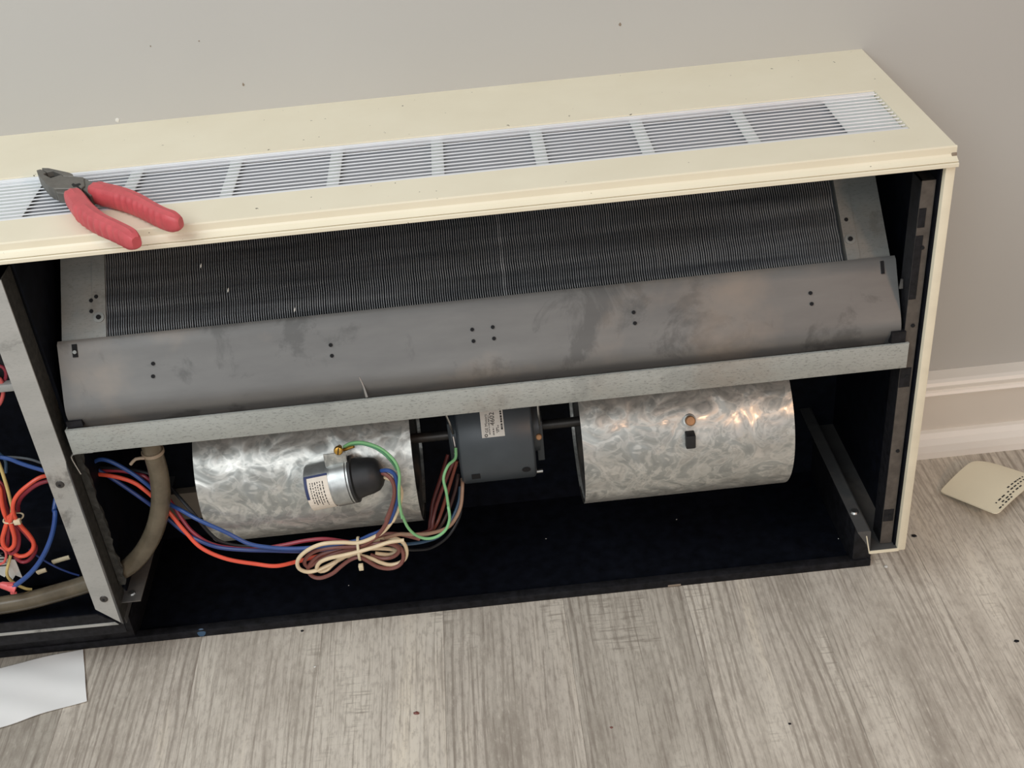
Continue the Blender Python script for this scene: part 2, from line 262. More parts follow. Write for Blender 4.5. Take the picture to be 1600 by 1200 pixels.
MT['copper'] = plain('copper', '#A57C58', .5, .5, .15, 90)
MT['steel'] = plain('bright_steel', '#B9B9B6', .3, .95, .1, 60)
MT['shaft'] = plain('dull_shaft_steel', '#4A4744', .45, .6, .2, 60)
MT['tool_steel'] = plain('blackened_tool_steel', '#6E6B65', .5, .45, .18, 80)
MT['tool_dark'] = plain('dark_recess_steel', '#161616', .7, .2)
MT['alu'] = plain('satin_aluminium', '#F0F2F4', .4, .35, .03, 30)
MT['alu_plate'] = plain('pale_painted_sheet', '#C4C8C6', .6, 0, .05, 30)
MT['bar'] = plain('grey_support_bar', '#B9BDBA', .6, 0, .05, 30)
def fin_mat():
    m = Mat('aluminium_fin')
    n1 = m.noise(m.mapped((2.2, 46, 46)), 1.6, 4, .6); n2 = m.noise(m.obj(), 7, 4)  # stretched bands: shading of the wavy fins put into the colour
    c = m.ramp(n1.outputs['Fac'], [(.32, rgb('#606468')), (.68, rgb('#A2A5A7'))])
    c = m.mix(m.ramp(n2.outputs['Fac'], [(.45, (0, 0, 0)), (.75, (.5, .5, .5))]), c, rgb('#86847F'))
    m.color(c); m.set(Roughness=.5, Metallic=.3); return m.m
MT['fin'] = fin_mat()
MT['fin_core'] = plain('fin_gap_shade', '#484C50', .8, 0, .3, 60)  # grey stands in for the shade deep between the fins
MT['white_trim'] = plain('white_gloss_trim', '#F4EFE6', .35, 0, .02, 8)
MT['trim_band'] = plain('greige_trim_band', '#DCD4C8', .5, 0, .02, 8)
MT['tan'] = plain('tan_board', '#8A7C6C', .8, 0, .1, 30)
MT['gap_tone'] = plain('grey_gap_tone', '#84868A', .6, 0, .06, 30)  # half-lit tone of the slat gaps, put in as colour
MT['ink'] = plain('black_ink', '#2B2A29', .7)
MT['ink_blue'] = plain('navy_ink', '#28335C', .6)
MT['label'] = plain('label_paper', '#D9D7CF', .6, 0, .05, 60)
MT['label_cream'] = plain('worn_label_paper', '#DDD3C4', .65, 0, .07, 50)
MT['tie'] = plain('natural_nylon', '#D8C9A8', .4)
MT['clamp'] = plain('dull_tan_clamp', '#94836F', .5)
MT['card'] = plain('cream_card', '#F0E8CE', .55, 0, .03, 12)

def galv_spangle(name='spangled_galvanised_steel', metal=.6):
    m = Mat(name)
    n1 = m.noise(m.mapped((1, 1.2, 1.2)), 21, 2.5, .55, 2.2)
    n2 = m.noise(m.mapped((1, 1.2, 1.2), loc=(3.1, 1.7, .4)), 38, 2, .5, 2.8)
    fl = m.ramp(n1.outputs['Fac'], [(.36, rgb('#A6A8A4')), (.47, rgb('#B4B6B1')), (.53, rgb('#D0D0CA')), (.60, rgb('#BBBCB7')), (.68, rgb('#D9D8D2'))])
    fl = m.mix(m.ramp(n2.outputs['Fac'], [(.52, (0, 0, 0)), (.60, (.6, .6, .6))]), fl, rgb('#DCDBD4'))
    st = m.noise(m.mapped((3, 14, 14)), 2.2, 5)
    m.color(m.mix(m.ramp(st.outputs['Fac'], [(.35, (.3, .3, .3)), (.62, (0, 0, 0))]), fl, rgb('#777874')))
    m.set(Metallic=metal, Roughness=m.ramp(n1.outputs['Fac'], [(.35, (.46, .46, .46)), (.65, (.3, .3, .3))]))
    nm = m.n('ShaderNodeNewGeometry')                       # flakes tilt a little each their own way
    s1 = m.n('ShaderNodeVectorMath', operation='SUBTRACT'); m.l(n1.outputs['Color'], s1.inputs[0]); s1.inputs[1].default_value = (.5, .5, .5)
    s2 = m.n('ShaderNodeVectorMath', operation='SCALE'); m.l(s1.outputs[0], s2.inputs[0]); s2.inputs['Scale'].default_value = .55
    s3 = m.n('ShaderNodeVectorMath', operation='ADD'); m.l(nm.outputs['Normal'], s3.inputs[0]); m.l(s2.outputs[0], s3.inputs[1])
    s4 = m.n('ShaderNodeVectorMath', operation='NORMALIZE'); m.l(s3.outputs[0], s4.inputs[0])
    m.l(s4.outputs[0], m.b.inputs['Normal'])
    return m.m
MT['spangle'] = galv_spangle()
MT['can'] = plain('capacitor_can_metal', '#AEB0AE', .36, .8, .2, 60)

def dull_galv(name, lo, hi, stain, metal=.55, rough=.5, speck=0.0):
    m = Mat(name)
    n1 = m.noise(m.mapped((1.2, 5, 5)), 5, 6, .6)
    base = m.ramp(n1.outputs['Fac'], [(.3, rgb(lo)), (.7, rgb(hi))])
    n2 = m.noise(m.obj(), 13, 7, .66, .5)
    c = m.mix(m.ramp(n2.outputs['Fac'], [(.55, (0, 0, 0)), (.63, (.6, .6, .6))]), base, rgb(stain))
    n3 = m.noise(m.obj(), 5.5, 5, .6)
    c = m.mix(m.ramp(n3.outputs['Fac'], [(.54, (0, 0, 0)), (.70, (.45, .45, .45))]), c, rgb('#97897A'))
    if speck:
        n4 = m.noise(m.mapped((130, 420, 420)), 1.6, 3, .7)
        c = m.mix(m.ramp(n4.outputs['Fac'], [(.54, (0, 0, 0)), (.68, (speck,) * 3)]), c, rgb('#4E4F4B'))
    m.color(c); m.set(Metallic=metal, Roughness=rough)
    m.bump(n1.outputs['Fac'], .06)
    return m.m
MT['pan'] = dull_galv('dull_galvanised_pan', '#636260', '#73726F', '#4C4B49', .25, .5)
MT['pan_lip'] = dull_galv('brushed_galvanised_lip', '#9FA29C', '#AEB0AA', '#90928D', .2, .6, .5)
MT['end_plate'] = dull_galv('aged_galvanised_plate', '#7F8280', '#989994', '#6B6A66', .45, .55, .3)
MT['post'] = dull_galv('grey_steel_post', '#A5A5A0', '#B8B7B2', '#5E5D59', .3, .5, .15)
MT['rail'] = dull_galv('dim_grey_rail', '#4C4C4C', '#5C5B59', '#3A3A3A', .3, .5)

def red_grip():
    m = Mat('red_dipped_grip'); nz = m.noise(m.obj(), 60, 4)
    m.color(m.ramp(nz.outputs['Fac'], [(.3, rgb('#B54A4E')), (.7, rgb('#C9575B'))]))
    m.set(Roughness=.5); m.bump(nz.outputs['Fac'], .08); return m.m
MT['grip'] = red_grip()

def hose_mat():
    m = Mat('yellowed_clear_vinyl'); nz = m.noise(m.obj(), 25, 4)
    m.color(m.ramp(nz.outputs['Fac'], [(.3, rgb('#5E5546')), (.7, rgb('#7F7461'))]))
    m.set(Roughness=.22, Transmission_Weight=.25, IOR=1.4); return m.m
MT['hose'] = hose_mat()

def wall_mat():
    m = Mat('greige_wall_paint'); nz = m.noise(m.obj(), 220, 3)
    n2 = m.noise(m.obj(), 2.0, 3)
    m.color(m.ramp(n2.outputs['Fac'], [(.3, rgb('#B6B4AE')), (.7, rgb('#BAB8B2'))]))
    m.set(Roughness=.75); m.bump(nz.outputs['Fac'], .12, .0006); return m.m
MT['wall'] = wall_mat()

def plank_mat():
    m = Mat('weathered_grey_plank')
    oi = m.n('ShaderNodeObjectInfo')
    off = m.n('ShaderNodeVectorMath', operation='SCALE'); off.inputs[0].default_value = (7.3, 41.0, 13.0); m.l(oi.outputs['Random'], off.inputs['Scale'])
    ad = m.n('ShaderNodeVectorMath', operation='ADD'); m.l(m.obj(), ad.inputs[0]); m.l(off.outputs[0], ad.inputs[1])
    V = ad.outputs[0]
    wv = m.noise(m.mapped((4, 1.2, 1), src=V), 1.2, 2)                       # slow wander of the grain
    w2 = m.n('ShaderNodeVectorMath', operation='SCALE'); m.l(wv.outputs['Color'], w2.inputs[0]); w2.inputs['Scale'].default_value = .03
    a2 = m.n('ShaderNodeVectorMath', operation='ADD'); m.l(V, a2.inputs[0]); m.l(w2.outputs[0], a2.inputs[1])
    G = a2.outputs[0]
    g1 = m.noise(m.mapped((17, 1.1, 1), src=G), 1.0, 5, .62)                  # broad streaks
    g2 = m.noise(m.mapped((300, 9, 1), src=G), 1.0, 4, .65)                  # fine grain lines
    g3 = m.noise(m.mapped((8, 3, 1), src=V), 1.4, 5, .6)                     # cloudy whitewash
    g4 = m.noise(m.mapped((22, 230, 1), src=V), 1.0, 3, .6)                  # saw marks across
    g5 = m.noise(m.mapped((190, 60, 1), src=V), 1.0, 4, .7)                  # worn speckle
    wt = m.n('ShaderNodeTexWave', wave_type='BANDS', bands_direction='X'); m.l(m.mapped((1, .16, 1), src=G), wt.inputs['Vector'])
    wt.inputs['Scale'].default_value = 24; wt.inputs['Distortion'].default_value = 7; wt.inputs['Detail'].default_value = 2; wt.inputs['Detail Scale'].default_value = .9
    g6 = m.noise(m.mapped((7, 1.6, 1), loc=(5, 2, 0), src=V), 1.3, 2, .5)    # where the cathedral rings show
    c = m.ramp(g1.outputs['Fac'], [(.28, rgb('#978E83')), (.45, rgb('#B6AEA2')), (.58, rgb('#C8C0B4')), (.74, rgb('#E2D8C6'))])
    c = m.mix(m.ramp(g3.outputs['Fac'], [(.40, (0, 0, 0)), (.66, (.8, .8, .8))]), c, rgb('#DAD3C6'))
    rg = m.n('ShaderNodeMath', operation='MULTIPLY')
    m.l(m.ramp(wt.outputs['Fac'], [(.05, (.6, .6, .6)), (.3, (0, 0, 0))]), rg.inputs[0]); m.l(m.ramp(g6.outputs['Fac'], [(.46, (0, 0, 0)), (.58, (1, 1, 1))]), rg.inputs[1])
    c = m.mix(rg.outputs[0], c, rgb('#8A8075'))
    c = m.mix(m.ramp(g5.outputs['Fac'], [(.36, (.42, .42, .42)), (.5, (0, 0, 0))]), c, rgb('#968C81'))
    c = m.mix(m.ramp(g5.outputs['Fac'], [(.55, (0, 0, 0)), (.7, (.55, .55, .55))]), c, rgb('#DAD3C6'))
    c = m.mix(m.ramp(g2.outputs['Fac'], [(.34, (.6, .6, .6)), (.5, (0, 0, 0))]), c, rgb('#8C8277'))
    sm = m.n('ShaderNodeMath', operation='MULTIPLY')
    m.l(m.ramp(g4.outputs['Fac'], [(.52, (0, 0, 0)), (.66, (.6, .6, .6))]), sm.inputs[0])
    m.l(m.ramp(g3.outputs['Fac'], [(.58, (0, 0, 0)), (.66, (1, 1, 1))]), sm.inputs[1])
    c = m.mix(sm.outputs[0], c, rgb('#8A8176'))
    tone = m.ramp(oi.outputs['Random'], [(0, (.85, .84, .82)), (.5, (.98, .96, .94)), (1, (1.08, 1.07, 1.05))])
    c = m.mix(1.0, c, tone, 'MULTIPLY')
    m.color(c); m.set(Roughness=.48)
    m.bump(g2.outputs['Fac'], .25, .0008)
    return m.m
MT['plank'] = plank_mat()

def wire_mat(name, c, rough=.38): return plain(name, c, rough, 0, .08, 60)
for nm, c in (('orange', '#E0573F'), ('maroon', '#93323F'), ('blue', '#2D4C88'), ('navy', '#293C72'), ('cream_wire', '#DCC7A4'),
              ('brown', '#7A4B43'), ('green', '#7FB87F'), ('tan_wire', '#A5856F'), ('shaded_red', '#5A2622'), ('shaded_brown', '#3A211D'), ('black_wire', '#17181B'),  # dark red and dark brown: shade under the motor put into the colour
              ('yellow', '#CDB877'), ('grey_wire', '#5A5E62'), ('teal_wire', '#34506A'), ('red', '#D4605A'), ('shaded_rust', '#6E3527'), ('green_dark', '#4F8560')):  # the brownish red is likewise darkened for the shade under the motor
    MT[nm] = wire_mat(nm + '_insulation', c)
MT['nut'] = plain('pink_red_plastic', '#DB6464', .4)
MT['paper'] = plain('white_paper', '#F1F0EC', .7, 0, .03, 6)

# ------------------------------------------------------------------ builders
WL = {}                                   # world position of every object made here
def finish(name, verts, faces, mats, parent=None, smooth=False, fmat=None, kind=None, origin=None):
    verts = [Vector(v) for v in verts]
    if origin is None:
        lo = Vector([min(v[i] for v in verts) for i in range(3)]); hi = Vector([max(v[i] for v in verts) for i in range(3)])
        origin = (lo + hi) / 2
    origin = Vector(origin)
    me = bpy.data.meshes.new(name)
    me.from_pydata([v - origin for v in verts], [], faces)
    for k in (mats if isinstance(mats, (list, tuple)) else [mats]): me.materials.append(MT[k])
    if fmat:
        for p, i in zip(me.polygons, fmat): p.material_index = i
    bm = bmesh.new(); bm.from_mesh(me); bmesh.ops.recalc_face_normals(bm, faces=bm.faces); bm.to_mesh(me); bm.free()
    if smooth:
        me.polygons.foreach_set('use_smooth', [True] * len(me.polygons))
        try: me.set_sharp_from_angle(angle=math.radians(38))
        except Exception: pass
    return link(name, me, origin, parent, kind)

def link(name, me, origin, parent=None, kind=None):
    o = bpy.data.objects.new(name, me); COL.objects.link(o)
    origin = Vector(origin)
    if parent is not None:
        o.parent = parent; o.location = origin - WL[parent.name]
    else: o.location = origin
    WL[o.name] = origin
    if kind: o['kind'] = kind
    return o

def empty(name, loc, label, cat, group=None):
    o = bpy.data.objects.new(name, None); COL.objects.link(o); o.location = loc; o.empty_display_size = .05
    WL[o.name] = Vector(loc); return tag(o, label, cat, group)
def tag(o, label, cat, group=None):
    o['label'] = label; o['category'] = cat
    if group: o['group'] = group
    return o

def box_vf(x0, x1, y0, y1, z0, z1, bev=0.0):
    bm = bmesh.new(); bmesh.ops.create_cube(bm, size=1)
    for v in bm.verts:
        v.co = Vector((x0 if v.co.x < 0 else x1, y0 if v.co.y < 0 else y1, z0 if v.co.z < 0 else z1))
    if bev: bmesh.ops.bevel(bm, geom=bm.edges[:], offset=bev, segments=2, profile=.5, affect='EDGES')
    bm.verts.index_update(); bm.faces.ensure_lookup_table()
    r = ([v.co.copy() for v in bm.verts], [[v.index for v in f.verts] for f in bm.faces]); bm.free(); return r
def box(name, x0, x1, y0, y1, z0, z1, mat, parent=None, bev=0.0, kind=None):
    v, f = box_vf(min(x0, x1), max(x0, x1), min(y0, y1), max(y0, y1), min(z0, z1), max(z0, z1), bev)
    return finish(name, v, f, mat, parent, smooth=bool(bev), kind=kind)
class Acc:
    """collects shapes that make up one part"""
    def __init__(s): s.v = []; s.f = []; s.m = []
    def add(s, vf, mi=0):
        v, f = vf; k = len(s.v); s.v += list(v); s.f += [[i + k for i in q] for q in f]; s.m += [mi] * len(f); return s
    def box(s, x0, x1, y0, y1, z0, z1, mi=0, bev=0.0):
        return s.add(box_vf(min(x0, x1), max(x0, x1), min(y0, y1), max(y0, y1), min(z0, z1), max(z0, z1), bev), mi)
    def done(s, name, mats, parent=None, smooth=False, kind=None): return finish(name, s.v, s.f, mats, parent, smooth, s.m, kind)

def prism_x(prof, x0, x1):
    n = len(prof); v = [(x0, y, z) for y, z in prof] + [(x1, y, z) for y, z in prof]
    f = [[i, (i + 1) % n, n + (i + 1) % n, n + i] for i in range(n)] + [list(range(n)), list(range(2 * n - 1, n - 1, -1))]
    return v, f
def prism_y(prof, y0, y1):
    n = len(prof); v = [(x, y0, z) for x, z in prof] + [(x, y1, z) for x, z in prof]
    f = [[i, (i + 1) % n, n + (i + 1) % n, n + i] for i in range(n)] + [list(range(n)), list(range(2 * n - 1, n - 1, -1))]
    return v, f
def prism_z(poly, z0, z1):
    n = len(poly); v = [(p[0], p[1], z0) for p in poly] + [(p[0], p[1], z1) for p in poly]
    f = [[i, (i + 1) % n, n + (i + 1) % n, n + i] for i in range(n)] + [list(range(n - 1, -1, -1)), list(range(n, 2 * n))]
    return v, f
def sheet_x(line, t, x0, x1):
    """folded sheet metal: an open (y, z) line with thickness, run along x"""
    n = len(line); off = []
    for i in range(n):
        a = Vector(line[max(0, i - 1)]); b = Vector(line[min(n - 1, i + 1)]); d = (b - a).normalized()
        off.append((line[i][0] - d.y * t, line[i][1] + d.x * t))
    return prism_x(list(line) + off[::-1], x0, x1)
def frame_of(d):
    d = d.normalized(); u = Vector((0, 0, 1)) if abs(d.z) < .9 else Vector((1, 0, 0))
    a = d.cross(u).normalized(); return a, a.cross(d).normalized()
def cyl_vf(p0, p1, r0, r1=None, n=24, caps=True):
    p0, p1 = Vector(p0), Vector(p1); r1 = r0 if r1 is None else r1
    a, b = frame_of(p1 - p0); v = []
    for p, r in ((p0, r0), (p1, r1)):
        for i in range(n):
            t = 2 * math.pi * i / n; v.append(p + a * (math.cos(t) * r) + b * (math.sin(t) * r))
    f = [[i, (i + 1) % n, n + (i + 1) % n, n + i] for i in range(n)]
    if caps: f += [list(range(n)), list(range(2 * n - 1, n - 1, -1))]
    return v, f
def lathe_vf(p0, axis, prof, n=32, squash=None):
    """revolve (t, r) pairs round the axis through p0"""
    p0 = Vector(p0); axis = Vector(axis).normalized(); a, b = frame_of(axis); v = []; f = []
    for t, r in prof:
        for i in range(n):
            w = 2 * math.pi * i / n; v.append(p0 + axis * t + a * (math.cos(w) * r) + b * (math.sin(w) * r))
    for k in range(len(prof) - 1):
        for i in range(n): f.append([k * n + i, k * n + (i + 1) % n, (k + 1) * n + (i + 1) % n, (k + 1) * n + i])
    f += [list(range(n)), list(range((len(prof) - 1) * n, len(prof) * n))]
    return v, f
def spline(pts, step=.004):
    P = [Vector(p) for p in pts]; P = [P[0] * 2 - P[1]] + P + [P[-1] * 2 - P[-2]]; out = []
    for i in range(1, len(P) - 2):
        p0, p1, p2, p3 = P[i - 1:i + 3]; k = max(2, int((p2 - p1).length / step))
        for j in range(k):
            t = j / k
            out.append(.5 * ((2 * p1) + (p2 - p0) * t + (2 * p0 - 5 * p1 + 4 * p2 - p3) * t * t + (3 * p1 - p0 - 3 * p2 + p3) * t ** 3))
    out.append(P[-2]); return out
def tube_vf(pts, r, n=10, step=.004, ends=True):
    S = spline(pts, step); N = len(S); v = []; f = []
    t = (S[1] - S[0]).normalized(); a, b = frame_of(t)
    for i, p in enumerate(S):
        t2 = (S[min(N - 1, i + 1)] - S[max(0, i - 1)]).normalized()
        q = t.rotation_difference(t2); a = q @ a; b = q @ b; t = t2
        rr = r(i / (N - 1)) if callable(r) else r
        ra, rb = rr if isinstance(rr, tuple) else (rr, rr)
        for k in range(n):
            w = 2 * math.pi * k / n; v.append(p + a * (math.cos(w) * ra) + b * (math.sin(w) * rb))
    for i in range(N - 1):
        for k in range(n): f.append([i * n + k, i * n + (k + 1) % n, (i + 1) * n + (k + 1) % n, (i + 1) * n + k])
    f += [list(range(n)), list(range((N - 1) * n, N * n))]
    return v, f
def tube(name, pts, r, mat, parent=None, n=10, step=.004):
    v, f = tube_vf(pts, r, n, step); return finish(name, v, f, mat, parent, True)
def text_vf(body, size, place):
    """flat lettering; place maps (u, v) on the label to a point"""
    cu = bpy.data.curves.new('lettering', 'FONT'); cu.body = body; cu.size = size; cu.resolution_u = 3
    o = bpy.data.objects.new('lettering', cu); COL.objects.link(o)
    dg = bpy.context.evaluated_depsgraph_get(); me = bpy.data.meshes.new_from_object(o.evaluated_get(dg))
    v = [place(p.co.x, p.co.y) for p in me.vertices]; f = [list(p.vertices) for p in me.polygons]
    bpy.data.objects.remove(o); bpy.data.curves.remove(cu); bpy.data.meshes.remove(me); return v, f

# ------------------------------------------------------------------ the room
W0, W1 = -3.6, 2.6
wall = box('wall_back', W0, W1, 0.0, .12, 0, 2.6, 'wall', None); wall['kind'] = 'structure'
floor = box('floor', W0, W1, -3.4, .0, -.05, -.008, 'tan', None); floor['kind'] = 'structure'
PW = .1658
pv, pf = box_vf(-PW / 2 + .0001, PW / 2 - .0001, -.6, .6, -.008, 0, .0003)
pm = bpy.data.meshes.new('plank'); pm.from_pydata(pv, [], pf); pm.materials.append(MT['plank'])
pm2 = None
x = .0542 - PW * 21.5
while x < W1 - .1:
    off = random.choice((0.0, -.02, -.05))
    for k in range(3):
        yc = -.6 - k * 1.2006
        if yc < -3.2: break
        link('plank', pm, (x, yc - .0005, 0), floor)
    x += PW

bb = empty('baseboard_back', (0, -.02, 0), '', '')
del bb['label']; del bb['category']; bb['kind'] = 'structure'
for sx0, sx1 in ((.004, W1), (W0, -1.456)):
    finish('board', *prism_x([(-.0, .0), (-.022, 0), (-.022, .108), (0, .108)], sx0, sx1), 'trim_band', bb)
    finish('cap_moulding', *prism_x([(0, .106), (-.024, .106), (-.0285, .108), (-.03, .1105), (-.0275, .114), (-.0245, .116), (-.0255, .1185), (-.029, .122), (-.0305, .127), (-.028, .1315), (-.022, .134), (0, .135)], sx0, sx1), 'white_trim', bb)
    finish('shoe_moulding', *prism_x([(-.02, 0), (-.04, 0), (-.0405, .012), (-.039, .024), (-.035, .034), (-.029, .0405), (-.02, .042)], sx0, sx1), 'white_trim', bb)

# ------------------------------------------------------------------ the fan coil unit
U = empty('fan_coil_unit', (-.72, -.16, 0), 'opened cream fan coil unit with top grille, exposed coil, motor and two blowers', 'fan coil')
XL = -1.45                                  # left end of the cabinet, out of frame
GX0, GX1, GY0, GY1 = -1.34, -.0297, -.2635, -.1425
H = .64; T = .0015
a = Acc()
a.box(XL, 0, GY1, 0, H - T, H); a.box(XL, 0, -.319, GY0, H - T, H)
a.box(GX1, 0, GY0, GY1, H - T, H); a.box(XL, GX0, GY0, GY1, H - T, H)
a.box(GX0, GX1, GY1, GY1 + .0012, H - .012, H - T); a.box(GX1, GX1 + .0012, GY0, GY1, H - .012, H - T)
a.box(-.0012, 0, -.319, 0, .6196, H - T); a.box(XL, XL + .0012, -.319, 0, .6196, H - T)
a.done('top_panel', 'cream', U)
finish('front_flange', *prism_x([(-.3185, .640), (-.3200, .6395), (-.3203, .6385), (-.3200, .6312), (-.3215, .6290), (-.3250, .6272), (-.3278, .6262), (-.3280, .6254), (-.3262, .6250),
       (-.3262, .6246), (-.3292, .6244), (-.3298, .6238), (-.3298, .6202), (-.3290, .6196), (-.3185, .6196)], XL, 0.001), 'cream', U)
box('rust_chip', -.0045, .0012, -.3215, -.3185, .6285, .6325, 'tan', U, .0008)
# end panels
a = Acc(); a.box(-.0105, 0, -.3255, 0, .0862, .6195, 0, .001)
a.done('end_panel', 'cream_edge', U, True)
a = Acc(); a.box(XL, XL + .0105, -.3255, 0, .0862, .6195, 0, .001); a.done('end_panel', 'cream_edge', U, True)
box('end_liner', -.0128, -.0105, -.318, -.004, .088, .618, 'black', U)
# bottom channel of the right end
finish('end_channel', *prism_y([(-.0105, .0862), (-.046, .0862), (-.051, .1005), (-.0645, .1225), (-.0645, .1238), (-.0495, .1238), (-.0475, .1225), (-.0462, .0895), (-.0105, .0895)][::-1], -.3245, -.004), 'rail', U)
a = Acc(); a.box(-.0465, -.009, -.3258, -.3246, .0855, .0898)
a.add(prism_y([(-.0462, .0862), (-.0475, .0862), (-.0535, .116), (-.0522, .116)], -.3258, -.3246)); a.done('channel_front_edge', 'cream_edge', U)
a = Acc(); a.add(cyl_vf((-.057, -.285, .1236), (-.057, -.285, .1262), .006, .0045, 12)); a.done('rail_screw', 'steel', U, True)
# back, deck and dividing sheets
box('back_panel', XL + .011, -.0105, -.045, -.042, .0042, .638, 'black', U)
box('blower_deck', -.995, -.0135, -.22, -.006, .366, .369, 'black', U)
box('back_gap_board', -1.005, -.94, -.06, -.046, .05, .098, 'tan', U)
# uprights at the right
a = Acc(); a.box(-.0295, -.0145, -.3135, -.312, .0905, .600, 0); a.box(-.0295, -.028, -.312, -.285, .0905, .600, 1); a.box(-.0295, -.0145, -.312, -.285, .5985, .600, 1)
up = a.done('upright', ['upright', 'black_worn'], U)
for z0, z1 in ((.545, .568), (.455, .535), (.335, .362), (.128, .147)):
    box('black_patch', -.0292 if z1 < .5 or z0 > .54 else -.0297, -.0165 if z0 > .3 and z1 < .4 or z1 < .2 else -.0215, -.3142, -.3134, z0, z1, 'black_worn', up)
for z in (.520, .350, .137, .42, .24):
    finish('hole', *cyl_vf((-.021, -.3149, z), (-.021, -.3133, z), .0023, n=12), 'hole', up)
finish('clip', *prism_y([(-.036, .462), (-.032, .462), (-.033, .474), (-.035, .474)], -.30, -.298), 'upright_top', U)
# sub base on the floor
SB = Acc()
SB.box(-1.43, -.0168, -.2585, -.245, 0, .0125, 0, .0015)
SB.box(-1.43, -.0168, -.246, -.0405, 0.0005, .004, 1)
sb = SB.done('sub_base', ['black_wood', 'black'], U, True)
box('base_end_board', -.0425, -.0168, -.2560, -.05, .0004, .085, 'black_worn', U, .001)
box('base_end_board', -1.43, -1.0295, -.2560, -.05, .0004, .085, 'black_worn', U, .001)
finish('paint_spot', *lathe_vf((-.9395, -.2586, .0085), (0, -1, .4), [(0, .006), (.0005, .0045), (.0007, .001)], 10), 'teal_wire', sb)
box('bare_wood_chip', -.298, -.280, -.2592, -.257, .001, .0045, 'tan', sb, .0006)
# frame of the left compartment
a = Acc(); a.add(prism_y([(-1.0365, .600), (-1.0085, .600), (-1.0085, .101), (-1.0365, .1305)], -.3255, -.3235))
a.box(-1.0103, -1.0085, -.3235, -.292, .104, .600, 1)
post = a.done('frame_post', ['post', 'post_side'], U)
finish('post_edge_wear', *prism_y([(-1.0112, .1035), (-1.0084, .101), (-1.0084, .36), (-1.0098, .352)], -.3257, -.3234), 'rail', post)
for px_, pz_ in ((-1.0215, .1465), (-1.024, .330)):
    finish('screw', *lathe_vf((px_, -.3256, pz_), (0, -1, 0), [(0, .0052), (.0012, .0045), (.0018, .002)], 14), 'shaft', post, True)
    finish('hole', *cyl_vf((px_, -.3278, pz_), (px_, -.3256, pz_), .0016, n=10), 'hole', post)
a = Acc(); a.add(prism_y([(-1.43, .1065), (-1.012, .1015), (-1.0365, .1215), (-1.43, .1265)][::-1], -.3255, -.3235, ), 1)
a.add(prism_y([(-1.43, .1065), (-1.0145, .1015), (-1.018, .106), (-1.43, .1105)][::-1], -.3262, -.3254), 0)
a.done('frame_bottom_rail', ['post', 'black_worn'], U)
box('frame_fascia', -1.43, -1.0095, -.322, -.32, .083, .103, 'black_worn', U)
a = Acc(); a.box(-1.012, -.984, -.310, -.05, .1225, .124); a.box(-1.012, -1.0105, -.310, -.05, .088, .1225); a.done('divider_rail', 'rail', U)
box('divider_sheet', -1.007, -1.005, -.29, -.006, .125, .62, 'black', U)
finish('rail_screw', *lathe_vf((-.998, -.295, .124), (0, 0, 1), [(0, .005), (.002, .004)], 10), 'steel', U)
# slim grey strip hanging by the post under the pan
hv = []; hf = []; hn = 26
for q in range(hn + 1):
    z = .36 - .215 * q / hn
    for dx, dy in ((-1.0075, -.3005), (-.9985 + random.uniform(-.0022, .0022), -.3005 + random.uniform(-.001, .001)), (-.9985 + random.uniform(-.002, .002), -.2965), (-1.0075, -.2965)): hv.append((dx, dy, z))
for q in range(hn):
    for k_ in range(4): hf.append([q * 4 + k_, q * 4 + (k_ + 1) % 4, q * 4 + 4 + (k_ + 1) % 4, q * 4 + 4 + k_])
finish('ragged_insulation', hv, hf + [[0, 1, 2, 3], [hn * 4 + k_ for k_ in range(4)]], 'post_side', U)
finish('pan_hook', *tube_vf([(-1.0005, -.316, .335), (-1.0045, -.316, .357), (-1.0035, -.316, .3625), (-.998, -.316, .3645), (-.978, -.316, .3645)], .001, 6, .004), 'steel', U, True)

# grille
GR = Acc(); GR.box(GX0 + .001, GX1 - .0008, GY0 + .0002, GY0 + .0058, H - .008, H - .0002, 0, .0006); GR.box(GX0 + .001, GX1 - .0008, GY1 - .0052, GY1 - .0004, H - .010, H - .0012, 0, .0006)
gr = GR.done('grille', 'alu', U, True)
NS = 11; sv, sf = box_vf(GX0 + .002, GX1 - .001, -.0008, .0008, -.0002, .0012, .0003)
sc = Vector(((GX0 + GX1) / 2, 0, 0)); sm_ = bpy.data.meshes.new('slat'); sm_.from_pydata([v - sc for v in sv], [], sf); sm_.materials.append(MT['alu'])
for i in range(NS):
    y = GY0 + .0125 + i * (GY1 - GY0 - .0125 - .0118) / (NS - 1)
    link('slat', sm_, (sc.x, y, H - .0014), gr)
for xb in (-.891, -.776, -.659, -.543, -.428, -.311, -.194):
    box('cross_bar', xb - .007, xb + .007, GY0 + .002, GY1 - .002, H - .0085, H - .0058, 'bar', gr, .001)
box('blanking_plate', -.0905, -.031, GY0 + .001, GY1 - .001, H - .0075, H - .0065, 'alu_plate', gr)
box('blanking_plate', GX0, -.999, GY0 + .001, GY1 - .001, H - .0075, H - .0065, 'alu_plate', gr)

box('gap_tone_sheet', GX0, GX1, GY0 + .001, GY1 - .001, H - .0135, H - .0125, 'gap_tone', gr)  # added sheet: its grey stands in for the light in the slat gaps
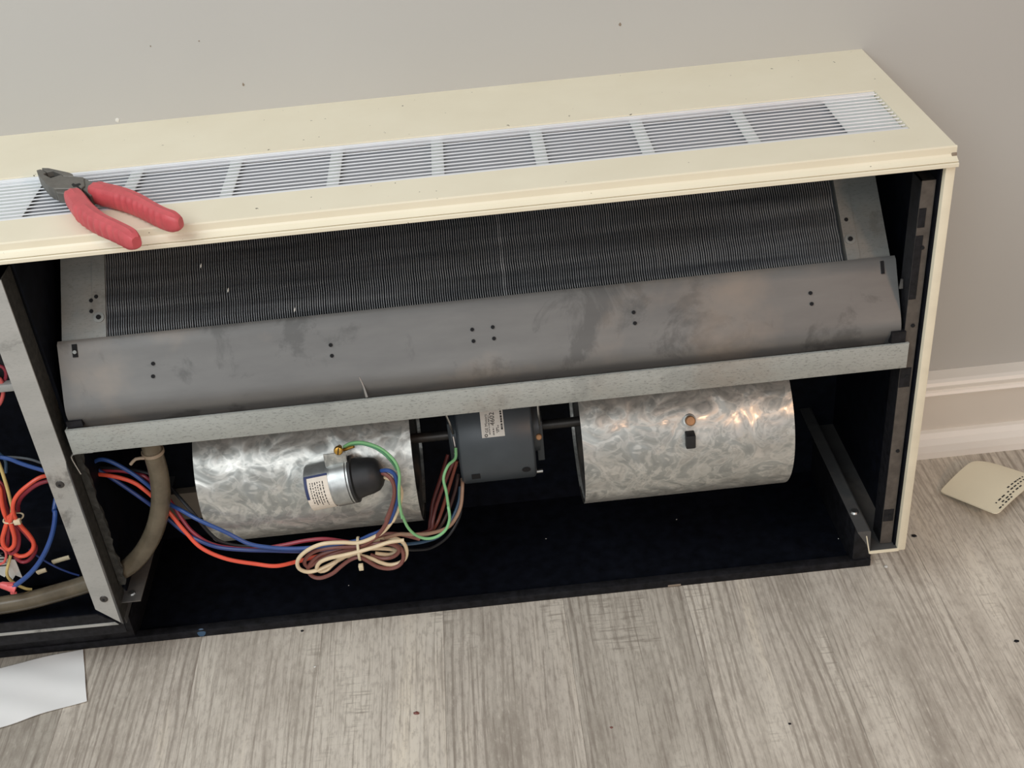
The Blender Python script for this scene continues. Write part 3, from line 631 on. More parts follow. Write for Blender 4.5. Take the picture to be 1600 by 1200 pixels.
# coil: leans back 45 degrees
cy0, cz0 = -.2694, .4786; cd = Vector((0, .727, .6866)); cn = Vector((0, -.6866, .727))
def cp(x, s, n=0): return Vector((x, cy0, cz0)) + cd * s + cn * n
def coil_box(x0, x1, s0, s1, n0, n1):
    v = [cp(x, s, n) for x in (x0, x1) for s in (s0, s1) for n in (n0, n1)]
    return v, [[0, 1, 3, 2], [4, 6, 7, 5], [0, 4, 5, 1], [2, 3, 7, 6], [0, 2, 6, 4], [1, 5, 7, 3]]
CL = .172
coil = finish('cooling_coil', *coil_box(-.944, -.084, -.01, CL, -.05, -.009), 'fin_core', U)
v = []; f = []
pitch = .00272; nf = int((.9405 - .0872) / pitch); NSEG = 12
for i in range(nf):
    xc = -.9405 + i * pitch; th = .00042
    jit = random.uniform(-.00012, .00012); k = len(v)
    bend = 1.6 if i in (168, 169) else 1
    for j in range(NSEG + 1):
        s = -.01 + (CL + .01) * j / NSEG
        dx = (.0003 if j % 2 else -.0003) + jit + random.uniform(-.00008, .00008)
        t2 = th * bend * random.uniform(.9, 1.1)
        for q in ((xc + dx - t2, -.010), (xc + dx - t2 * .8, 0), (xc + dx + t2 * .8, 0), (xc + dx + t2, -.010)):
            v.append(cp(q[0], s, q[1]))
    for j in range(NSEG):
        b0 = k + j * 4; b1 = b0 + 4
        f += [[b0, b0 + 1, b1 + 1, b1], [b0 + 1, b0 + 2, b1 + 2, b1 + 1], [b0 + 2, b0 + 3, b1 + 3, b1 + 2]]
finish('fins', v, f, 'fin', coil, kind='stuff')
def plate(x0, x1, xs0, xs1, holes, bolts):
    a = Acc(); a.add(coil_box(x0, x1, -.01, CL, -.05, .0012)); a.add(coil_box(xs0, xs1, -.01, CL, .0012, .0024))
    p = a.done('coil_end_plate', 'end_plate', coil)
    for x, s in holes:
        finish('hole', *cyl_vf(cp(x, s, .0022), cp(x, s, .0028), .0024, n=12), 'hole', U)
    for x, s in bolts:
        a = Acc(); a.add(cyl_vf(cp(x, s, .002), cp(x, s, .0038), .0062, n=18), 0); a.add(cyl_vf(cp(x, s, .0038), cp(x, s, .0052), .0028, n=12), 1)
        a.done('coil_screw', ['end_plate', 'hole'], U, True)
plate(-.9925, -.9412, -.956, -.9412, [(-.9515, .058), (-.9575, .054), (-.9575, .041)], [(-.9489, .0325)])
plate(-.0868, -.0370, -.0868, -.0715, [(-.0800, .058)], [(-.0797, .0335)])
for x, s in ((-.83, .083), (-.725, .018), (-.80, .05)):
    finish('lint_fleck', *lathe_vf(cp(x, s, .0008), (0.2, .5, .6), [(-.0025, .0004), (0, .0011), (.0025, .0004)], 7), 'label', U)

# drain pan: sloped plate that folds down into a trough behind its front lip
PX0, PX1 = -.9955, -.0335
pan = Acc(); pan.add(sheet_x([(-.2685, .4885), (-.2732, .4862), (-.280, .4745), (-.3050, .4335), (-.3085, .4272), (-.3110, .4215), (-.3122, .4160), (-.3118, .4105), (-.3098, .4050), (-.3070, .3995), (-.3050, .392), (-.304, .374)], .0012, PX0, PX1))
pan = pan.done('drain_pan', 'pan', U, True)
a = Acc(); a.box(-1.0005, -.0245, -.3185, -.317, .3655, .3985, 0, .0004); a.box(-1.0005, -.0245, -.317, -.306, .3655, .367); a.box(-1.0005, -.999, -.317, -.27, .3655, .3985); a.box(-.026, -.0245, -.317, -.27, .3655, .3985)
a.box(-1.0005, -.0245, -.3185, -.3155, .3985, .3993)
lip = a.done('pan_front_lip', 'pan_lip', pan, True)
box('corner_block', -.998, -.980, -.314, -.307, .3995, .408, 'black_worn', U)
box('corner_block', -.045, -.0285, -.316, -.306, .397, .414, 'black_worn', U)
def onpan(x, y, z, n=.0):   # outward normal of the sloped plate
    return Vector((x, y, z)) + Vector((0, -.853, .521)) * n
for x, y, z in [(-.8896, -.2894, .4573), (-.8913, -.2969, .4449), (-.6868, -.2893, .4575), (-.6867, -.2957, .4468), (-.5245, -.2888, .4582), (-.5244, -.2957, .4469), (-.5009, -.2886, .4587),
                (-.5008, -.2954, .4474), (-.3389, -.2885, .4588), (-.3386, -.295, .4481), (-.1349, -.2879, .4597), (-.1346, -.2944, .449)]:
    zz = .4745 + (y + .280) * (.4270 - .4745) / (-.3090 + .280)
    p = Vector((x, y, zz)); finish('hole', *cyl_vf(p, p + Vector((0, -.853, .521)) * .0014, .0022, n=12), 'hole', pan)
for x, w in ((-.9759, .0028), (-.0498, .0018)):
    p = Vector((x, -.2772, .4793)); d = Vector((0, -.521, -.853)); nn = Vector((0, -.853, .521)); e = Vector((w, 0, 0))
    vv = [p + sx * e + sd * d * .0075 + nn * q for q in (0, .0016) for sx, sd in ((-1, -1), (1, -1), (1, 1), (-1, 1))]
    finish('slot', vv, [[0, 1, 2, 3], [4, 5, 6, 7], [0, 1, 5, 4], [1, 2, 6, 5], [2, 3, 7, 6], [3, 0, 4, 7]], 'hole', pan)
p = Vector((-.9755, -.279, .4785)); finish('slot_tab', *cyl_vf(p, p + Vector((0, -.853, .521)) * .0026, .0022, n=10), 'end_plate', pan)
finish('bright_scratch', *tube_vf([(-.6585, -.3100, .4255), (-.655, -.3132, .414), (-.653, -.3165, .4015)], lambda t: .0004 + .0012 * t, 6, .004), 'steel', pan, True)

# blowers
BY, BZ, BR = -.18, .231, .1
def blower(x0, x1, first):
    a = Acc(); prof = []; n = 64
    ang = [math.radians(-35 + 340 * i / n) for i in range(n + 1)]
    ring = []
    for t in ang:
        # angle from straight up-back round the front, bottom and back: a scroll that grows slightly towards the top
        r = BR * (1.0 + .03 * max(0, math.sin(t)))
        ring.append((BY - math.sin(t) * r, BZ + math.cos(t) * r))
    wall_ = sheet_x(ring, .0014, x0, x1); a.add(wall_)
    a.box(x0, x1, BY - .05, BY + .08, BZ + .085, .366)
    b = a.done('blower_housing', 'spangle', U, True)
    for xe, s in ((x0, 1), (x1, -1)):
        m = 48; vv = []; ff = []
        for k, rr in enumerate((BR - .0005, .064)):
            for i in range(m):
                t = 2 * math.pi * i / m; vv.append((xe + s * (.004 if k == 0 else .004), BY + math.cos(t) * rr, BZ + math.sin(t) * rr))
        for i in range(m):
            vv.append((xe + s * .018, BY + math.cos(2 * math.pi * i / m) * .054, BZ + math.sin(2 * math.pi * i / m) * .054))
        for k in (0, 1):
            for i in range(m): ff.append([k * m + i, k * m + (i + 1) % m, (k + 1) * m + (i + 1) % m, (k + 1) * m + i])
        finish('side_plate', vv, ff, 'rail', b, True)
        ro = [(0, BR - .0012), (.0016, BR - .0012), (.0016, BR + .0014), (0, BR + .0014)]
        v_, f_ = lathe_vf((xe - s * .0002, BY, BZ), (s, 0, 0), ro + [ro[0]], 56)
        finish('rim', v_, f_[:-2], 'shaft', b, True)
    # blower wheel seen through the inlet
    w = Acc(); 
    for i in range(28):
        t = 2 * math.pi * i / 28; c_, s_ = math.cos(t), math.sin(t)
        vv = [(xx, BY + c_ * rr - s_ * o_, BZ + s_ * rr + c_ * o_) for xx in (x0 + .03, x1 - .03) for rr, o_ in ((.06, 0), (.074, .006))]
        w.add((vv, [[0, 1, 3, 2]]))
    w.done('blower_wheel', 'black_worn', b)
    return b
bl = blower(-.886, -.6165, True); br_ = blower(-.405, -.140, False)
# bolt and clip on the right blower
def onblower(x, z, n=0):
    dz = z - BZ; y = BY - math.sqrt(BR * BR - dz * dz); nv = Vector((0, y - BY, dz)).normalized(); return Vector((x, y, z)) + nv * n, nv
p, nv = onblower(-.270, .2835)
finish('grommet', *lathe_vf(p, nv, [(-.002, .0095), (.0015, .0095), (.003, .0075)], 20), 'spangle', br_, True)
finish('bolt', *lathe_vf(p + nv * .002, nv, [(0, .0062), (.008, .0062), (.0092, .005)], 18), 'copper', br_, True)
q, nq = onblower(-.2715, .268)
v_, f_ = box_vf(-.2775, -.2655, q.y - .013, q.y + .001, q.z - .0135, q.z + .006, .0015); finish('clip', v_, f_, 'rubber', br_, True)
# motor between the blowers
MX0, MX1, MR = -.561, -.463, .068
MY, MZ = -.18, .241
a = Acc(); a.add(lathe_vf((MX0, MY, MZ), (1, 0, 0), [(0, MR - .004), (.002, MR - .001), (.004, MR), (MX1 - MX0 - .004, MR), (MX1 - MX0 - .002, MR - .001), (MX1 - MX0, MR - .004)], 48))
motor = a.done('motor', 'motor', U, True)
def onm(x, ang, n=0):   # ang in degrees below the horizontal front
    t = math.radians(ang); return Vector((x, MY - math.cos(t) * (MR + n), MZ - math.sin(t) * (MR + n)))
def patch(x0, x1, a0, a1, n0, n1, k=8):
    v = []; f = []
    for i in range(k + 1):
        an = a0 + (a1 - a0) * i / k
        v += [onm(x0, an, n0), onm(x1, an, n0), onm(x1, an, n1), onm(x0, an, n1)]
    for i in range(k):
        b = i * 4
        for j in range(4): f.append([b + j, b + (j + 1) % 4, b + 4 + (j + 1) % 4, b + 4 + j])
    f += [[0, 1, 2, 3], [k * 4, k * 4 + 1, k * 4 + 2, k * 4 + 3]]
    return v, f
lab = Acc(); LX0, LX1, LA0, LA1 = -.5285, -.4995, -84, -27
lab.add(patch(LX0, LX1, LA0, LA1, .0001, .0006, 12), 0)
deg = 180 / math.pi / MR
def lplace(x, a_start):      # lettering runs up the motor, turned a quarter turn
    return lambda u, w: onm(x - w, a_start - u * deg, .0009)
lab.add(text_vf('GE Motors', .0052, lplace(LX0 + .0085, LA1 - 5)), 1)
lab.add(text_vf('4602 S', .0086, lplace(LX0 + .0176, LA1 - 12)), 1)
def row(x, a0, a1, h, seg=1.2, gap=.7):
    an = a0
    while an > a1:
        w = seg * random.uniform(.5, 1.6); lab.add(patch(x - h / 2, x + h / 2, max(a1, an - w), an, .0006, .0009, 1), 1); an -= w + gap * random.uniform(.5, 1.5)
row(LX0 + .0103, LA1 - 3, -50, .0011); row(LX0 + .0152, LA1 - 2, LA1 - 10, .0014); row(LX0 + .0195, LA1 - 4, -37, .0012); row(LX0 + .0215, LA1 - 5, -40, .0012, 1.0, 1.4)
row(LX0 + .0262, LA1 - 7, -82, .0022, 1.6, .8); row(LX0 + .0225, -62, -82, .0012); row(LX0 + .0070, -62, -82, .0024, 1.6, .5); row(LX0 + .0035, -57, -80, .0011)
v_, f_ = lathe_vf((0, 0, 0), (0, 0, 1), [(0, .0021), (.0001, .0021)], 6)
hexp = lplace(LX0 + .0055, LA1 - 2.2)
rv = [hexp(.0022 * math.cos(i * math.pi / 3) * k, .0022 * math.sin(i * math.pi / 3) * k) for k in (1, .55) for i in range(6)]
lab.add((rv, [[i, (i + 1) % 6, 6 + (i + 1) % 6, 6 + i] for i in range(6)]), 1)
lab.done('rating_label', ['label', 'ink'], motor)
finish('vent_slot', *patch(-.5475, -.5365, 19, 29, -.001, .0006, 3), 'hole', motor)
v = []; 
for i in range(20):
    t = 2 * math.pi * i / 20; v.append(onm(-.4765 + .0055 * math.cos(t), 20 + 4.6 * math.sin(t), .0006))
finish('vent_hole', v, [list(range(20))], 'hole', motor)
for x0, x1 in ((-.6165, MX0), (MX1, -.405)):
    finish('shaft', *cyl_vf((x0 - .03 if x0 < -.6 else x0, MY, MZ - .002), (x1 if x0 < -.6 else x1 + .03, MY, MZ - .002), .0066, n=20), 'shaft', motor, True)
box('mount_plate', MX0 - .012, MX0 - .004, -.2, -.15, .2, .27, 'motor', motor, .001); box('mount_plate', MX1 + .004, MX1 + .013, -.205, -.15, .2, .262, 'motor', motor, .001)
finish('hub_ring', *cyl_vf((MX0 - .008, MY, MZ), (MX1 + .008, MY, MZ), .035, n=24), 'motor', motor, True)
for x in (-.571, -.4535):
    tube('cradle_rod', [(x, -.222, .368), (x - .001, -.228, .318), (x + .004 if x < -.5 else x - .001, -.227, .288), (x + .006 if x < -.5 else x, -.222, .27)], .0016, 'steel', motor, 8)
finish('bolt', *lathe_vf((-.457, -.236, .262), (0, -1, .3), [(0, .004), (.003, .004), (.004, .003)], 12), 'copper', motor, True)
finish('tie_bolt', *cyl_vf((MX1, -.222, .196), (MX1 + .008, -.222, .196), .0026, n=10), 'steel', motor, True)
tube('ground_tab', [(-.565, -.235, .275), (-.564, -.241, .262), (-.5655, -.243, .254)], .0015, 'steel', motor, 6)

# capacitor strapped on the left blower
CA = Vector((-.7445, -.2945, .2635)); cax = Vector((math.cos(.13), -.02, math.sin(.13))).normalized(); CR = .0285
capz = Acc(); capz.add(lathe_vf(CA, cax, [(0, CR - .003), (.0012, CR - .0006), (.003, CR), (.052, CR), (.0535, CR + .0012), (.0552, CR + .0012), (.056, CR - .002)], 40))
cap = capz.done('capacitor', 'can', U, True)
fa, fb = frame_of(cax)
fwd = Vector((0, -1, 0)); fwd = (fwd - cax * fwd.dot(cax)).normalized(); upv = (cax.cross(fwd)); upv = upv if upv.z > 0 else -upv
def onc(t, ang, n=0): 
    w = math.radians(ang); return CA + cax * t + (fwd * math.cos(w) + upv * math.sin(w)) * (CR + n)
def cpatch(t0, t1, a0, a1, n0, n1, k=10):
    v = []; f = []
    for i in range(k + 1):
        an = a0 + (a1 - a0) * i / k; v += [onc(t0, an, n0), onc(t1, an, n0), onc(t1, an, n1), onc(t0, an, n1)]
    for i in range(k):
        for j in range(4): f.append([i * 4 + j, i * 4 + (j + 1) % 4, i * 4 + 4 + (j + 1) % 4, i * 4 + 4 + j])
    f += [[0, 1, 2, 3], [k * 4 + j for j in range(4)]]; return v, f
lb = Acc(); lb.add(cpatch(.0015, .0305, 58, -58, .0001, .0005), 0); lb.add(cpatch(.0015, .005, 62, 6, .0005, .0008), 1); lb.add(cpatch(.0015, .0305, 58, 64, .0001, .0006, 2), 1)
for t, e in ((.0085, -8), (.0115, -14), (.0145, -12), (.0175, -18), (.0205, -10), (.024, -22)):
    an = 46
    while an > e:
        w = random.uniform(2, 7); lb.add(cpatch(t - .0005, t + .0006, an, max(e, an - w), .0005, .0008, 1), 2); an -= w + random.uniform(1.5, 4)
lb.done('capacitor_label', ['label_cream', 'ink_blue', 'ink'], cap)
a = Acc(); a.add(cpatch(.0335, .052, 95, -95, .0002, .0014, 18)); 
a.done('strap', 'can', cap, True)
pt = onc(.043, 84, .001)
a = Acc(); a.box(pt.x - .0135, pt.x + .0135, pt.y - .001, pt.y + .0008, pt.z - .012, pt.z + .016, 0, .0006); a.done('strap_tab', 'spangle', cap, True)
gs = Vector((-0.7002, -.2960, 0.3164))
a = Acc(); a.add(lathe_vf(gs, (0, -1, .35), [(-.012, .003), (0, .003), (.0001, .0056), (.003, .0056), (.0046, .0045), (.005, .002)], 18), 0)
gx = Vector((0, -1, .35)).normalized()
a.add(([gs + gx * .0064 + Vector((-.0016, 0, -.005)), gs + gx * .0064 + Vector((-.0004, 0, -.005)), gs + gx * .0064 + Vector((.0016, 0, .005)), gs + gx * .0064 + Vector((.0004, 0, .005))], [[0, 1, 2, 3]]), 1)
a.done('ground_screw', ['brass', 'hole'], cap, True)
tube('ring_terminal', [(-.6955, -.2905, .3115), (-.687, -.2915, .3150), (-.682, -.2925, .3170)], .0022, 'brass', cap, 8)
BC = CA + cax * .0555
bt = Acc(); bt.add(lathe_vf(BC, cax, [(0, CR + .001), (.003, CR + .001), (.0045, CR - .003), (.014, CR - .005), (.022, CR - .006), (.030, CR - .0085), (.0345, CR - .013), (.0375, CR - .019), (.0385, .004)], 36))
bt.done('rubber_boot', 'rubber', cap, True)

# equipment inside the left compartment
a = Acc(); a.box(-1.20, -1.052, -.235, -.19, .415, .60, 0, .002); a.box(-1.20, -1.056, -.246, -.235, .415, .425, 1, .001)
a.done('relay_box', ['black_worn', 'post'], U, True)
box('compartment_floor', -1.43, -1.0105, -.30, -.006, .088, .090, 'black', U)
a = Acc(); a.box(-1.19, -1.045, -.235, -.12, .10, .20, 0, .004); a.done('transformer', 'black', U, True)
sv_ = [Vector((-1.198 + .056 * (i / 9), -.262 - .004 * math.sin(i), z)) for z in (.150, .205) for i in range(10)]
for i in range(10): sv_[i].z -= .008 * (i % 2) ; sv_[i].x += 0; sv_[10 + i].z -= .0035 * i
fcs = [[i, i + 1, 11 + i, 10 + i] for i in range(9)]
sv2 = [v + Vector((0, .0008, 0)) for v in sv_]
wl = Acc(); wl.add((sv_, fcs), 0); wl.add((sv2, fcs), 0)
for k in range(5):
    wl.box(-1.196, -1.150 + random.uniform(-.006, 0), -.2672, -.2668, .168 + k * .0052, .1698 + k * .0052, 1)
wl.done('wiring_label', ['label', 'ink'], U)
for i in (0, 2):
    p0, p1 = Vector(PATH['tabs'][i]), Vector(PATH['tabs'][i + 1])
    finish('terminal_tab', *tube_vf([p0, (p0 + p1) / 2 + Vector((0, -.001, .001)), p1], lambda t: (.0016, .0033), 10, .004), 'tie', U, True)

# ------------------------------------------------------------------ hose and wires
hs = empty('drain_hose', PATH['hose'][0], 'thick yellowed clear drain hose curving down from the pan to behind the grey post', 'hose')
hp = [Vector(PATH['hose'][0]) + Vector((.001, .004, .012))] + PATH['hose']
tube('hose_tube', hp, .0118, 'hose', hs, 20, .006)
c0 = Vector(PATH['hose'][1]) + Vector((0, 0, -.006))
v_, f_ = lathe_vf(c0 + Vector((0, 0, -.0015)), (0, 0, 1), [(0, .0122), (0, .0136), (.0042, .0136), (.0042, .0122), (0, .0122)], 24)
finish('hose_clamp', v_, f_[:-2], 'clamp', hs, True)
tube('clamp_tail', [c0 + Vector((-.008, -.0105, 0)), c0 + Vector((-.018, -.012, .001)), c0 + Vector((-.026, -.012, -.006))], .0020, 'clamp', hs, 8)

def wire(name, path, r, mat, label, cat='wire', group=None):
    return tag(tube(name, path, r, mat, None, 9, .003), label, cat, group)
R = .0026
wire('wire', PATH['blue_hi'], R, 'blue', 'upper blue wire arching past the hose top and into the tied loops')
wire('wire', PATH['blue_lo'], R, 'navy', 'lower dark blue wire passing under the hose to the tied loops')
wire('wire', PATH['orange'], R, 'orange', 'long orange wire sagging lowest between the grey post and the tied loops')
wire('wire', PATH['maroon'], R, 'maroon', 'dark crimson wire running just above the orange one past the hose')
wire('wire', PATH['black_w'], .0022, 'black_wire', 'thin black wire dropping past the left edge of the left blower')
wire('wire', PATH['brown_cap_top'] + PATH['brown_loop'][1:], R, 'brown', 'brown wire leaving the black boot and coiled into the tied loops')
wire('wire', PATH['cream_cap_top'] + PATH['cream_loop'][1:], R, 'cream_wire', 'cream wire leaving the black boot and forming the outer left loop')
wire('wire', PATH['cream_loop2'], R, 'cream_wire', 'cream wire crossing the front of the cable tie and forming the right loop')
wire('wire', PATH['brown_loop2'], R, 'brown', 'brown wire forming the lowest loop of the tied bundle')
wire('wire', PATH['blue_cap'], R, 'blue', 'blue wire curving out of the black boot behind the green wire')
wire('ground_wire', PATH['green'], .0019, 'green', 'pale green ground wire hanging in a loop from brass screw to motor')
wire('ground_wire', PATH['green2'], .0017, 'green_dark', 'short darker green wire beside the brass screw above the black boot')
wire('wire', PATH['tan_m'], .0024, 'tan_wire', 'tan wire hanging rightmost below the motor, curving to the loops')
wire('wire', PATH['red_m1'], .0024, 'shaded_red', 'shade-darkened red wire hanging under the motor, nearest the green loop')
wire('wire', PATH['red_m2'], .0024, 'shaded_rust', 'shade-darkened reddish brown wire hanging straight under the left end of motor')
wire('wire', PATH['dred_m3'], .0024, 'shaded_red', 'dark red wire hanging leftmost between left blower and motor')
wire('wire', PATH['brn_m4'], .0024, 'shaded_brown', 'dim dark brown wire hanging in shadow under the motor')
wire('wire', PATH['blue_m'], .0022, 'teal_wire', 'dim blue wire under the motor running into the right of the loops')
wire('wire', PATH['blk_m'], .0022, 'black_wire', 'black wire sagging lowest below the motor, right of the tied loops')
wire('wire', PATH['orange_loop'], .0028, 'orange', 'orange wire folded into tied loops left of the grey post')
wire('wire', PATH['maroon_loop'], .0026, 'maroon', 'crimson wire folded behind the orange loops left of the grey post')
wire('wire', PATH['red_ring'], .0016, 'red', 'thin red wire ring beside the white label at the left edge')
wire('wire', PATH['red_ring_up'], .0024, 'red', 'red wire loop at the dark box on the far left')
wire('wire', PATH['red_up2'], .0022, 'maroon', 'crimson wire curling above the red loop at the far left')
wire('wire', PATH['blue_left'], .0032, 'blue', 'thick blue wire curving down left of the post into the pink connector')
wire('wire', PATH['yellow_top'], .0022, 'yellow', 'yellow wire coming down from the left edge to the orange loops')
wire('wire', PATH['yellow_low'], .002, 'yellow', 'pale yellow wire below the orange loops, running behind the hose')
wire('wire', PATH['grey_left'], .0016, 'grey_wire', 'thin grey wire behind the blue one left of the post')
wire('wire', PATH['teal_left'], .002, 'teal_wire', 'short dim blue wire hanging at the upper left edge')
wire('wire', PATH['navy_thin'], .0013, 'navy', 'thin navy wire crossing behind the thick blue one above the hose')

# cable ties
t0 = Vector((-.6985, -.309, .155))
a = Acc()
loop = []
for i in range(25):
    t = 2 * math.pi * i / 24; loop.append(Vector((t0.x + .0005 * math.sin(t), t0.y + .0095 - .0125 * math.cos(t), .1625 + .0165 * math.sin(t))))
a.add(tube_vf(loop, lambda t: (.0007, .0017), 8, .003)); a.box(t0.x - .003, t0.x + .003, t0.y - .006, t0.y, .1385, .1465, 0, .0008)
tag(a.done('cable_tie', 'tie', None, True), 'small clear cable tie around the brown and cream wire loops', 'cable tie')
q0 = Vector(PATH['orange_loop'][5]); a = Acc(); loop = []
for i in range(25):
    t = 2 * math.pi * i / 24; loop.append(Vector((q0.x + .006 + .0125 * math.cos(t), q0.y + .004 - .0095 * math.sin(t), q0.z - .001 + .001 * math.cos(t))))
a.add(tube_vf(loop, lambda t: (.0012, .0007), 8, .003)); a.box(q0.x + .010, q0.x + .0185, q0.y - .009, q0.y - .003, q0.z - .003, q0.z + .004, 0, .001)
tag(a.done('cable_tie', 'tie', None, True), 'white cable tie around the orange loops left of the grey post', 'cable tie')
# wire connector
n0, n1 = [Vector(p) for p in PATH['nut_pos']]; d = (n1 - n0).normalized()
nut = empty('wire_connector', n0, 'pink red twist connector on the end of the thick blue wire', 'connector')
finish('cone', *lathe_vf(n0 - d * .004, d, [(0, .0028), (.003, .0045), (.010, .0055), (.018, .0072), (.0205, .0074), (.0205, .0052), (.016, .004)], 20), 'nut', nut, True)
for s in (-1, 1):
    v_, f_ = box_vf(-.004, .004, -.001, .001, -.0015, .0015, .0005)
    m_ = Matrix.Translation(n1 - d * .004 + Vector((0, -.003, s * .007))); finish('wing', [m_ @ v for v in v_], f_, 'nut', nut, True)

# ------------------------------------------------------------------ pliers on the grille
pl = empty('pliers', (-.95, -.22, .6405), 'combination pliers with red dipped handles lying across the grille', 'pliers')
def slab(name, key, z0, mat, extra=None):
    poly = PATH[key]; z1 = poly[0][2]
    bm = bmesh.new(); vs_ = [bm.verts.new((p[0], p[1], z1)) for p in poly]; fc = bm.faces.new(vs_)
    r = bmesh.ops.extrude_face_region(bm, geom=[fc]); 
    for e in r['geom']:
        if isinstance(e, bmesh.types.BMVert): e.co.z = z0
    bmesh.ops.recalc_face_normals(bm, faces=bm.faces)
    ed = [e for e in bm.edges if all(abs(v.co.z - z1) < 1e-5 for v in e.verts)]
    bmesh.ops.bevel(bm, geom=ed, offset=.0007, segments=1, affect='EDGES')
    bmesh.ops.triangulate(bm, faces=[f for f in bm.faces if len(f.verts) > 4])
    bm.verts.index_update()
    v = [w.co.copy() for w in bm.verts]; f = [[w.index for w in q.verts] for q in bm.faces]; bm.free()
    return finish(name, v, f, mat, pl)
slab('jaw', 'jaw_u', .6425, 'tool_steel'); slab('jaw', 'jaw_l', .6425, 'tool_steel')
slab('shank', 'shank_b', .6435, 'tool_steel'); slab('shank', 'shank_a', .6435, 'tool_steel')
hole_poly = [PATH['jaw_l'][i] for i in (2, 3, 4, 5)]
finish('jaw_recess', *prism_z([PATH['jaw_l'][2], PATH['jaw_l'][3], PATH['jaw_l'][4], PATH['jaw_l'][5], PATH['jaw_u'][9]], .6425, .6505), 'tool_dark', pl)
finish('cutter_notch', *prism_z(PATH['notch'], .6565, .6574), 'tool_dark', pl)
def grip(key, ridged):
    pts = PATH[key]; S = spline(pts, .0018); N = len(S); n = 20; v = []; f = []
    for i, p in enumerate(S):
        t = i / (N - 1); tn = (S[min(N - 1, i + 1)] - S[max(0, i - 1)]); tn.z = 0; tn.normalize(); side = Vector((-tn.y, tn.x, 0))
        w = .0096 + .0013 * math.sin(t * 5.5 + .4); h = .0122 - .0010 * t
        cap_ = min(1, math.sqrt(max(0, 1 - ((.965 - t) / .035 - 0) ** 2)) if False else 1)
        if t > .9: cap_ = math.sqrt(max(.02, 1 - ((t - .9) / .1) ** 2 * .72))
        if t < .04: cap_ = .9 + t * 2.5
        rid = 0
        if ridged and .28 < t < .9: rid = .0010 * math.sin(t * 85)
        for k in range(n):
            a_ = 2 * math.pi * k / n; ca, sa = math.cos(a_), math.sin(a_)
            ex = .72
            cx_ = math.copysign(abs(ca) ** ex, ca); sx_ = math.copysign(abs(sa) ** ex, sa)
            rr = 1.0 - (.10 if k in (4, 6) else 0) * (1 if sa > 0 else 0)
            q = p + side * (cx_ * w * cap_ + (rid if k in (8, 9, 10, 11, 12) else 0) * cx_) + Vector((0, 0, sx_ * h * cap_ * rr))
            v.append(q)
    for i in range(N - 1):
        for k in range(n): f.append([i * n + k, i * n + (k + 1) % n, (i + 1) * n + (k + 1) % n, (i + 1) * n + k])
    f += [list(range(n)), list(range((N - 1) * n, N * n))]
    finish('grip', v, f, 'grip', pl, True)
grip('handle_a', True); grip('handle_b', True)

# ------------------------------------------------------------------ papers and crumbs on the floor
pp = PATH['paper']; v = []; f = []; nx, ny = 16, 12
top = spline(pp[:4], .01); bot = spline(pp[4:][::-1], .01)
def lerp_line(L, t):
    k = t * (len(L) - 1); i = min(int(k), len(L) - 2); return L[i].lerp(L[i + 1], k - i)
for side_ in (0, 1):
    for j in range(ny + 1):
        for i in range(nx + 1):
            p = lerp_line(top, i / nx).lerp(lerp_line(bot, i / nx), j / ny)
            d_ = p - Vector((-1.2, -.3, 0)); u_ = d_.x * .35 + d_.y
            p.z = .0012 + .0016 * (1 + math.sin(u_ * 120 + .4)) * .5 + .0008 * (1 + math.sin(d_.x * 60)) - (.0005 if side_ else 0)
            v.append(p)
k = (nx + 1) * (ny + 1)
for s in (0, k):
    for j in range(ny):
        for i in range(nx): q = s + j * (nx + 1) + i; f.append([q, q + 1, q + nx + 2, q + nx + 1])
tag(finish('paper_sheet', v, f, 'paper', None, True), 'crumpled white paper sheet on the floor in front of the unit', 'paper')
A_, B_, C_, D_ = [Vector(p) for p in PATH['card']]; nx = 18; v = []; f = []
def card_pt(s, t, off):
    p = (A_ * (1 - s) + B_ * s) * (1 - t) + (D_ * (1 - s) + C_ * s) * t
    p.z += .008 * math.sin(math.pi * min(1, t * .9)) * (1 - .3 * s) - .010 * (max(0, t - .6) / .4) ** 2 * (1 - s)
    return p + Vector((0, 0, off))
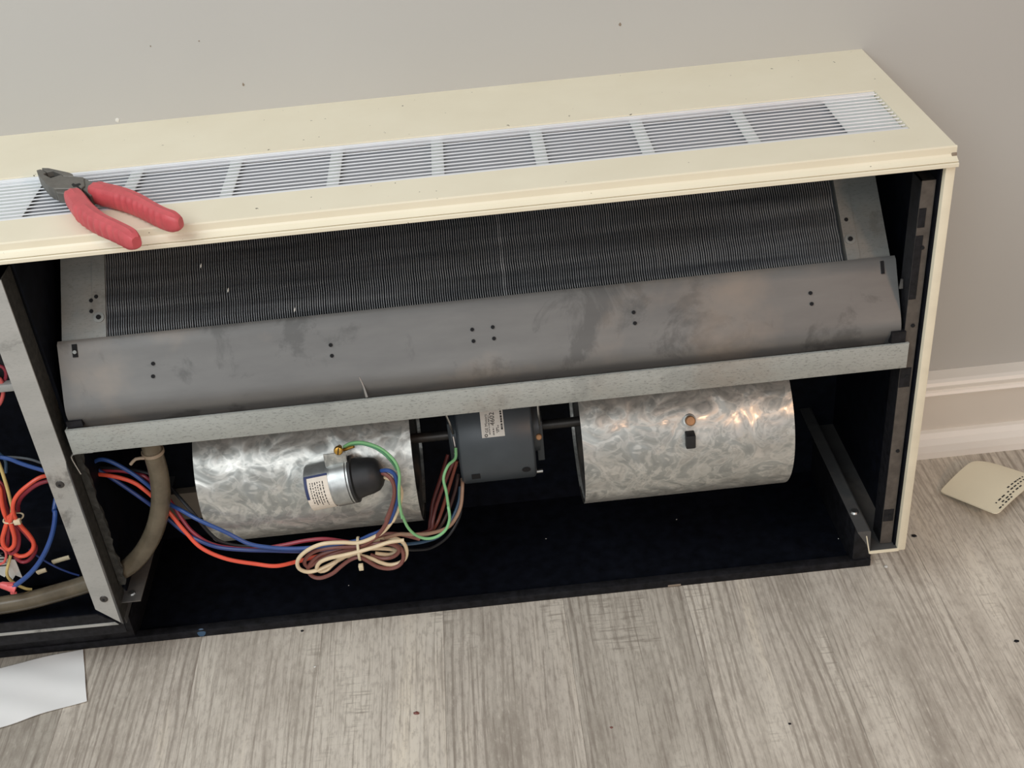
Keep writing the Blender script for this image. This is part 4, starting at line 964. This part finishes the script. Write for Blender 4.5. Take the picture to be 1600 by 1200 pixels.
# rounded corners
def rc(s, t, r=.16):
    for cs, ct, rr in ((0, 1, .34), (1, 0, .07), (0, 0, .04), (1, 1, .05)):
        ds, dt = abs(s - cs), abs(t - ct)
        if ds < rr and dt < rr:
            e = 1 - ds / rr; g = 1 - dt / rr; m_ = max(e, g); l = math.hypot(e, g)
            if l > 1e-6:
                e2, g2 = e * m_ / l, g * m_ / l
                return (cs + (1 - e2) * rr * (1 if cs == 0 else -1), ct + (1 - g2) * rr * (1 if ct == 0 else -1))
    return s, t
card = empty('cream_plate', (.2, -.13, 0), 'small cream plate with rounded corner and printed lines on the floor right of unit', 'plate')
for off in (.002, 0):
    for j in range(nx + 1):
        for i in range(nx + 1): v.append(card_pt(*rc(i / nx, j / nx), off))
k = (nx + 1) ** 2
for s in (0, k):
    for j in range(nx):
        for i in range(nx): q = s + j * (nx + 1) + i; f.append([q, q + 1, q + nx + 2, q + nx + 1])
bd = [i for i in range(nx + 1)] + [(j + 1) * (nx + 1) - 1 for j in range(1, nx + 1)] + [nx * (nx + 1) + i for i in range(nx - 1, -1, -1)] + [j * (nx + 1) for j in range(nx - 1, 0, -1)]
for i in range(len(bd)): q, r = bd[i], bd[(i + 1) % len(bd)]; f.append([q, r, r + k, q + k])
finish('sheet', v, f, 'card', card, True)
pr = Acc()
for s0, t0_, t1_ in ((.955, .10, .42), (.91, .22, .62), (.85, .16, .30), (.85, .42, .8), (.79, .5, .85)):
    t = t0_
    while t < t1_:
        w = random.uniform(.02, .06); pr.add(([card_pt(s0 - .012, t, .0023), card_pt(s0 + .012, t, .0023), card_pt(s0 + .012, t + w, .0023), card_pt(s0 - .012, t + w, .0023)], [[0, 1, 2, 3]])); t += w + random.uniform(.015, .05)
pr.done('printed_lines', 'ink', card)

def crumb(x, y, s, mat, label, cat='debris', z=0.0):
    bm = bmesh.new(); bmesh.ops.create_icosphere(bm, subdivisions=1, radius=s)
    for w in bm.verts: w.co = Vector((w.co.x * random.uniform(.6, 1.6) + x, w.co.y * random.uniform(.5, 1.1) + y, max(0, (w.co.z + s * .5) * .5) + z + .0001))
    bm.verts.index_update(); v = [w.co.copy() for w in bm.verts]; f = [[w.index for w in q.verts] for q in bm.faces]; bm.free()
    return tag(finish('crumb', v, f, mat, None), label, cat)
for (x, y, s, mt, lb_) in CRUMBS: crumb(x, y, s, mt, lb_)
for (x, y, s, lb_) in SPECKS: crumb(x, y, s, 'label', lb_, z=.0042)
for (x, z, s, mt) in NICKS:
    bm = bmesh.new(); bmesh.ops.create_icosphere(bm, subdivisions=1, radius=s)
    for w in bm.verts: w.co = Vector((x + w.co.x * random.uniform(.6, 1.3), -.0002 + w.co.y * .25, z + w.co.z * random.uniform(.6, 1.5)))
    bm.verts.index_update(); v = [w.co.copy() for w in bm.verts]; f = [[w.index for w in q.verts] for q in bm.faces]; bm.free()
    finish('paint_nick', v, f, mt, wall)
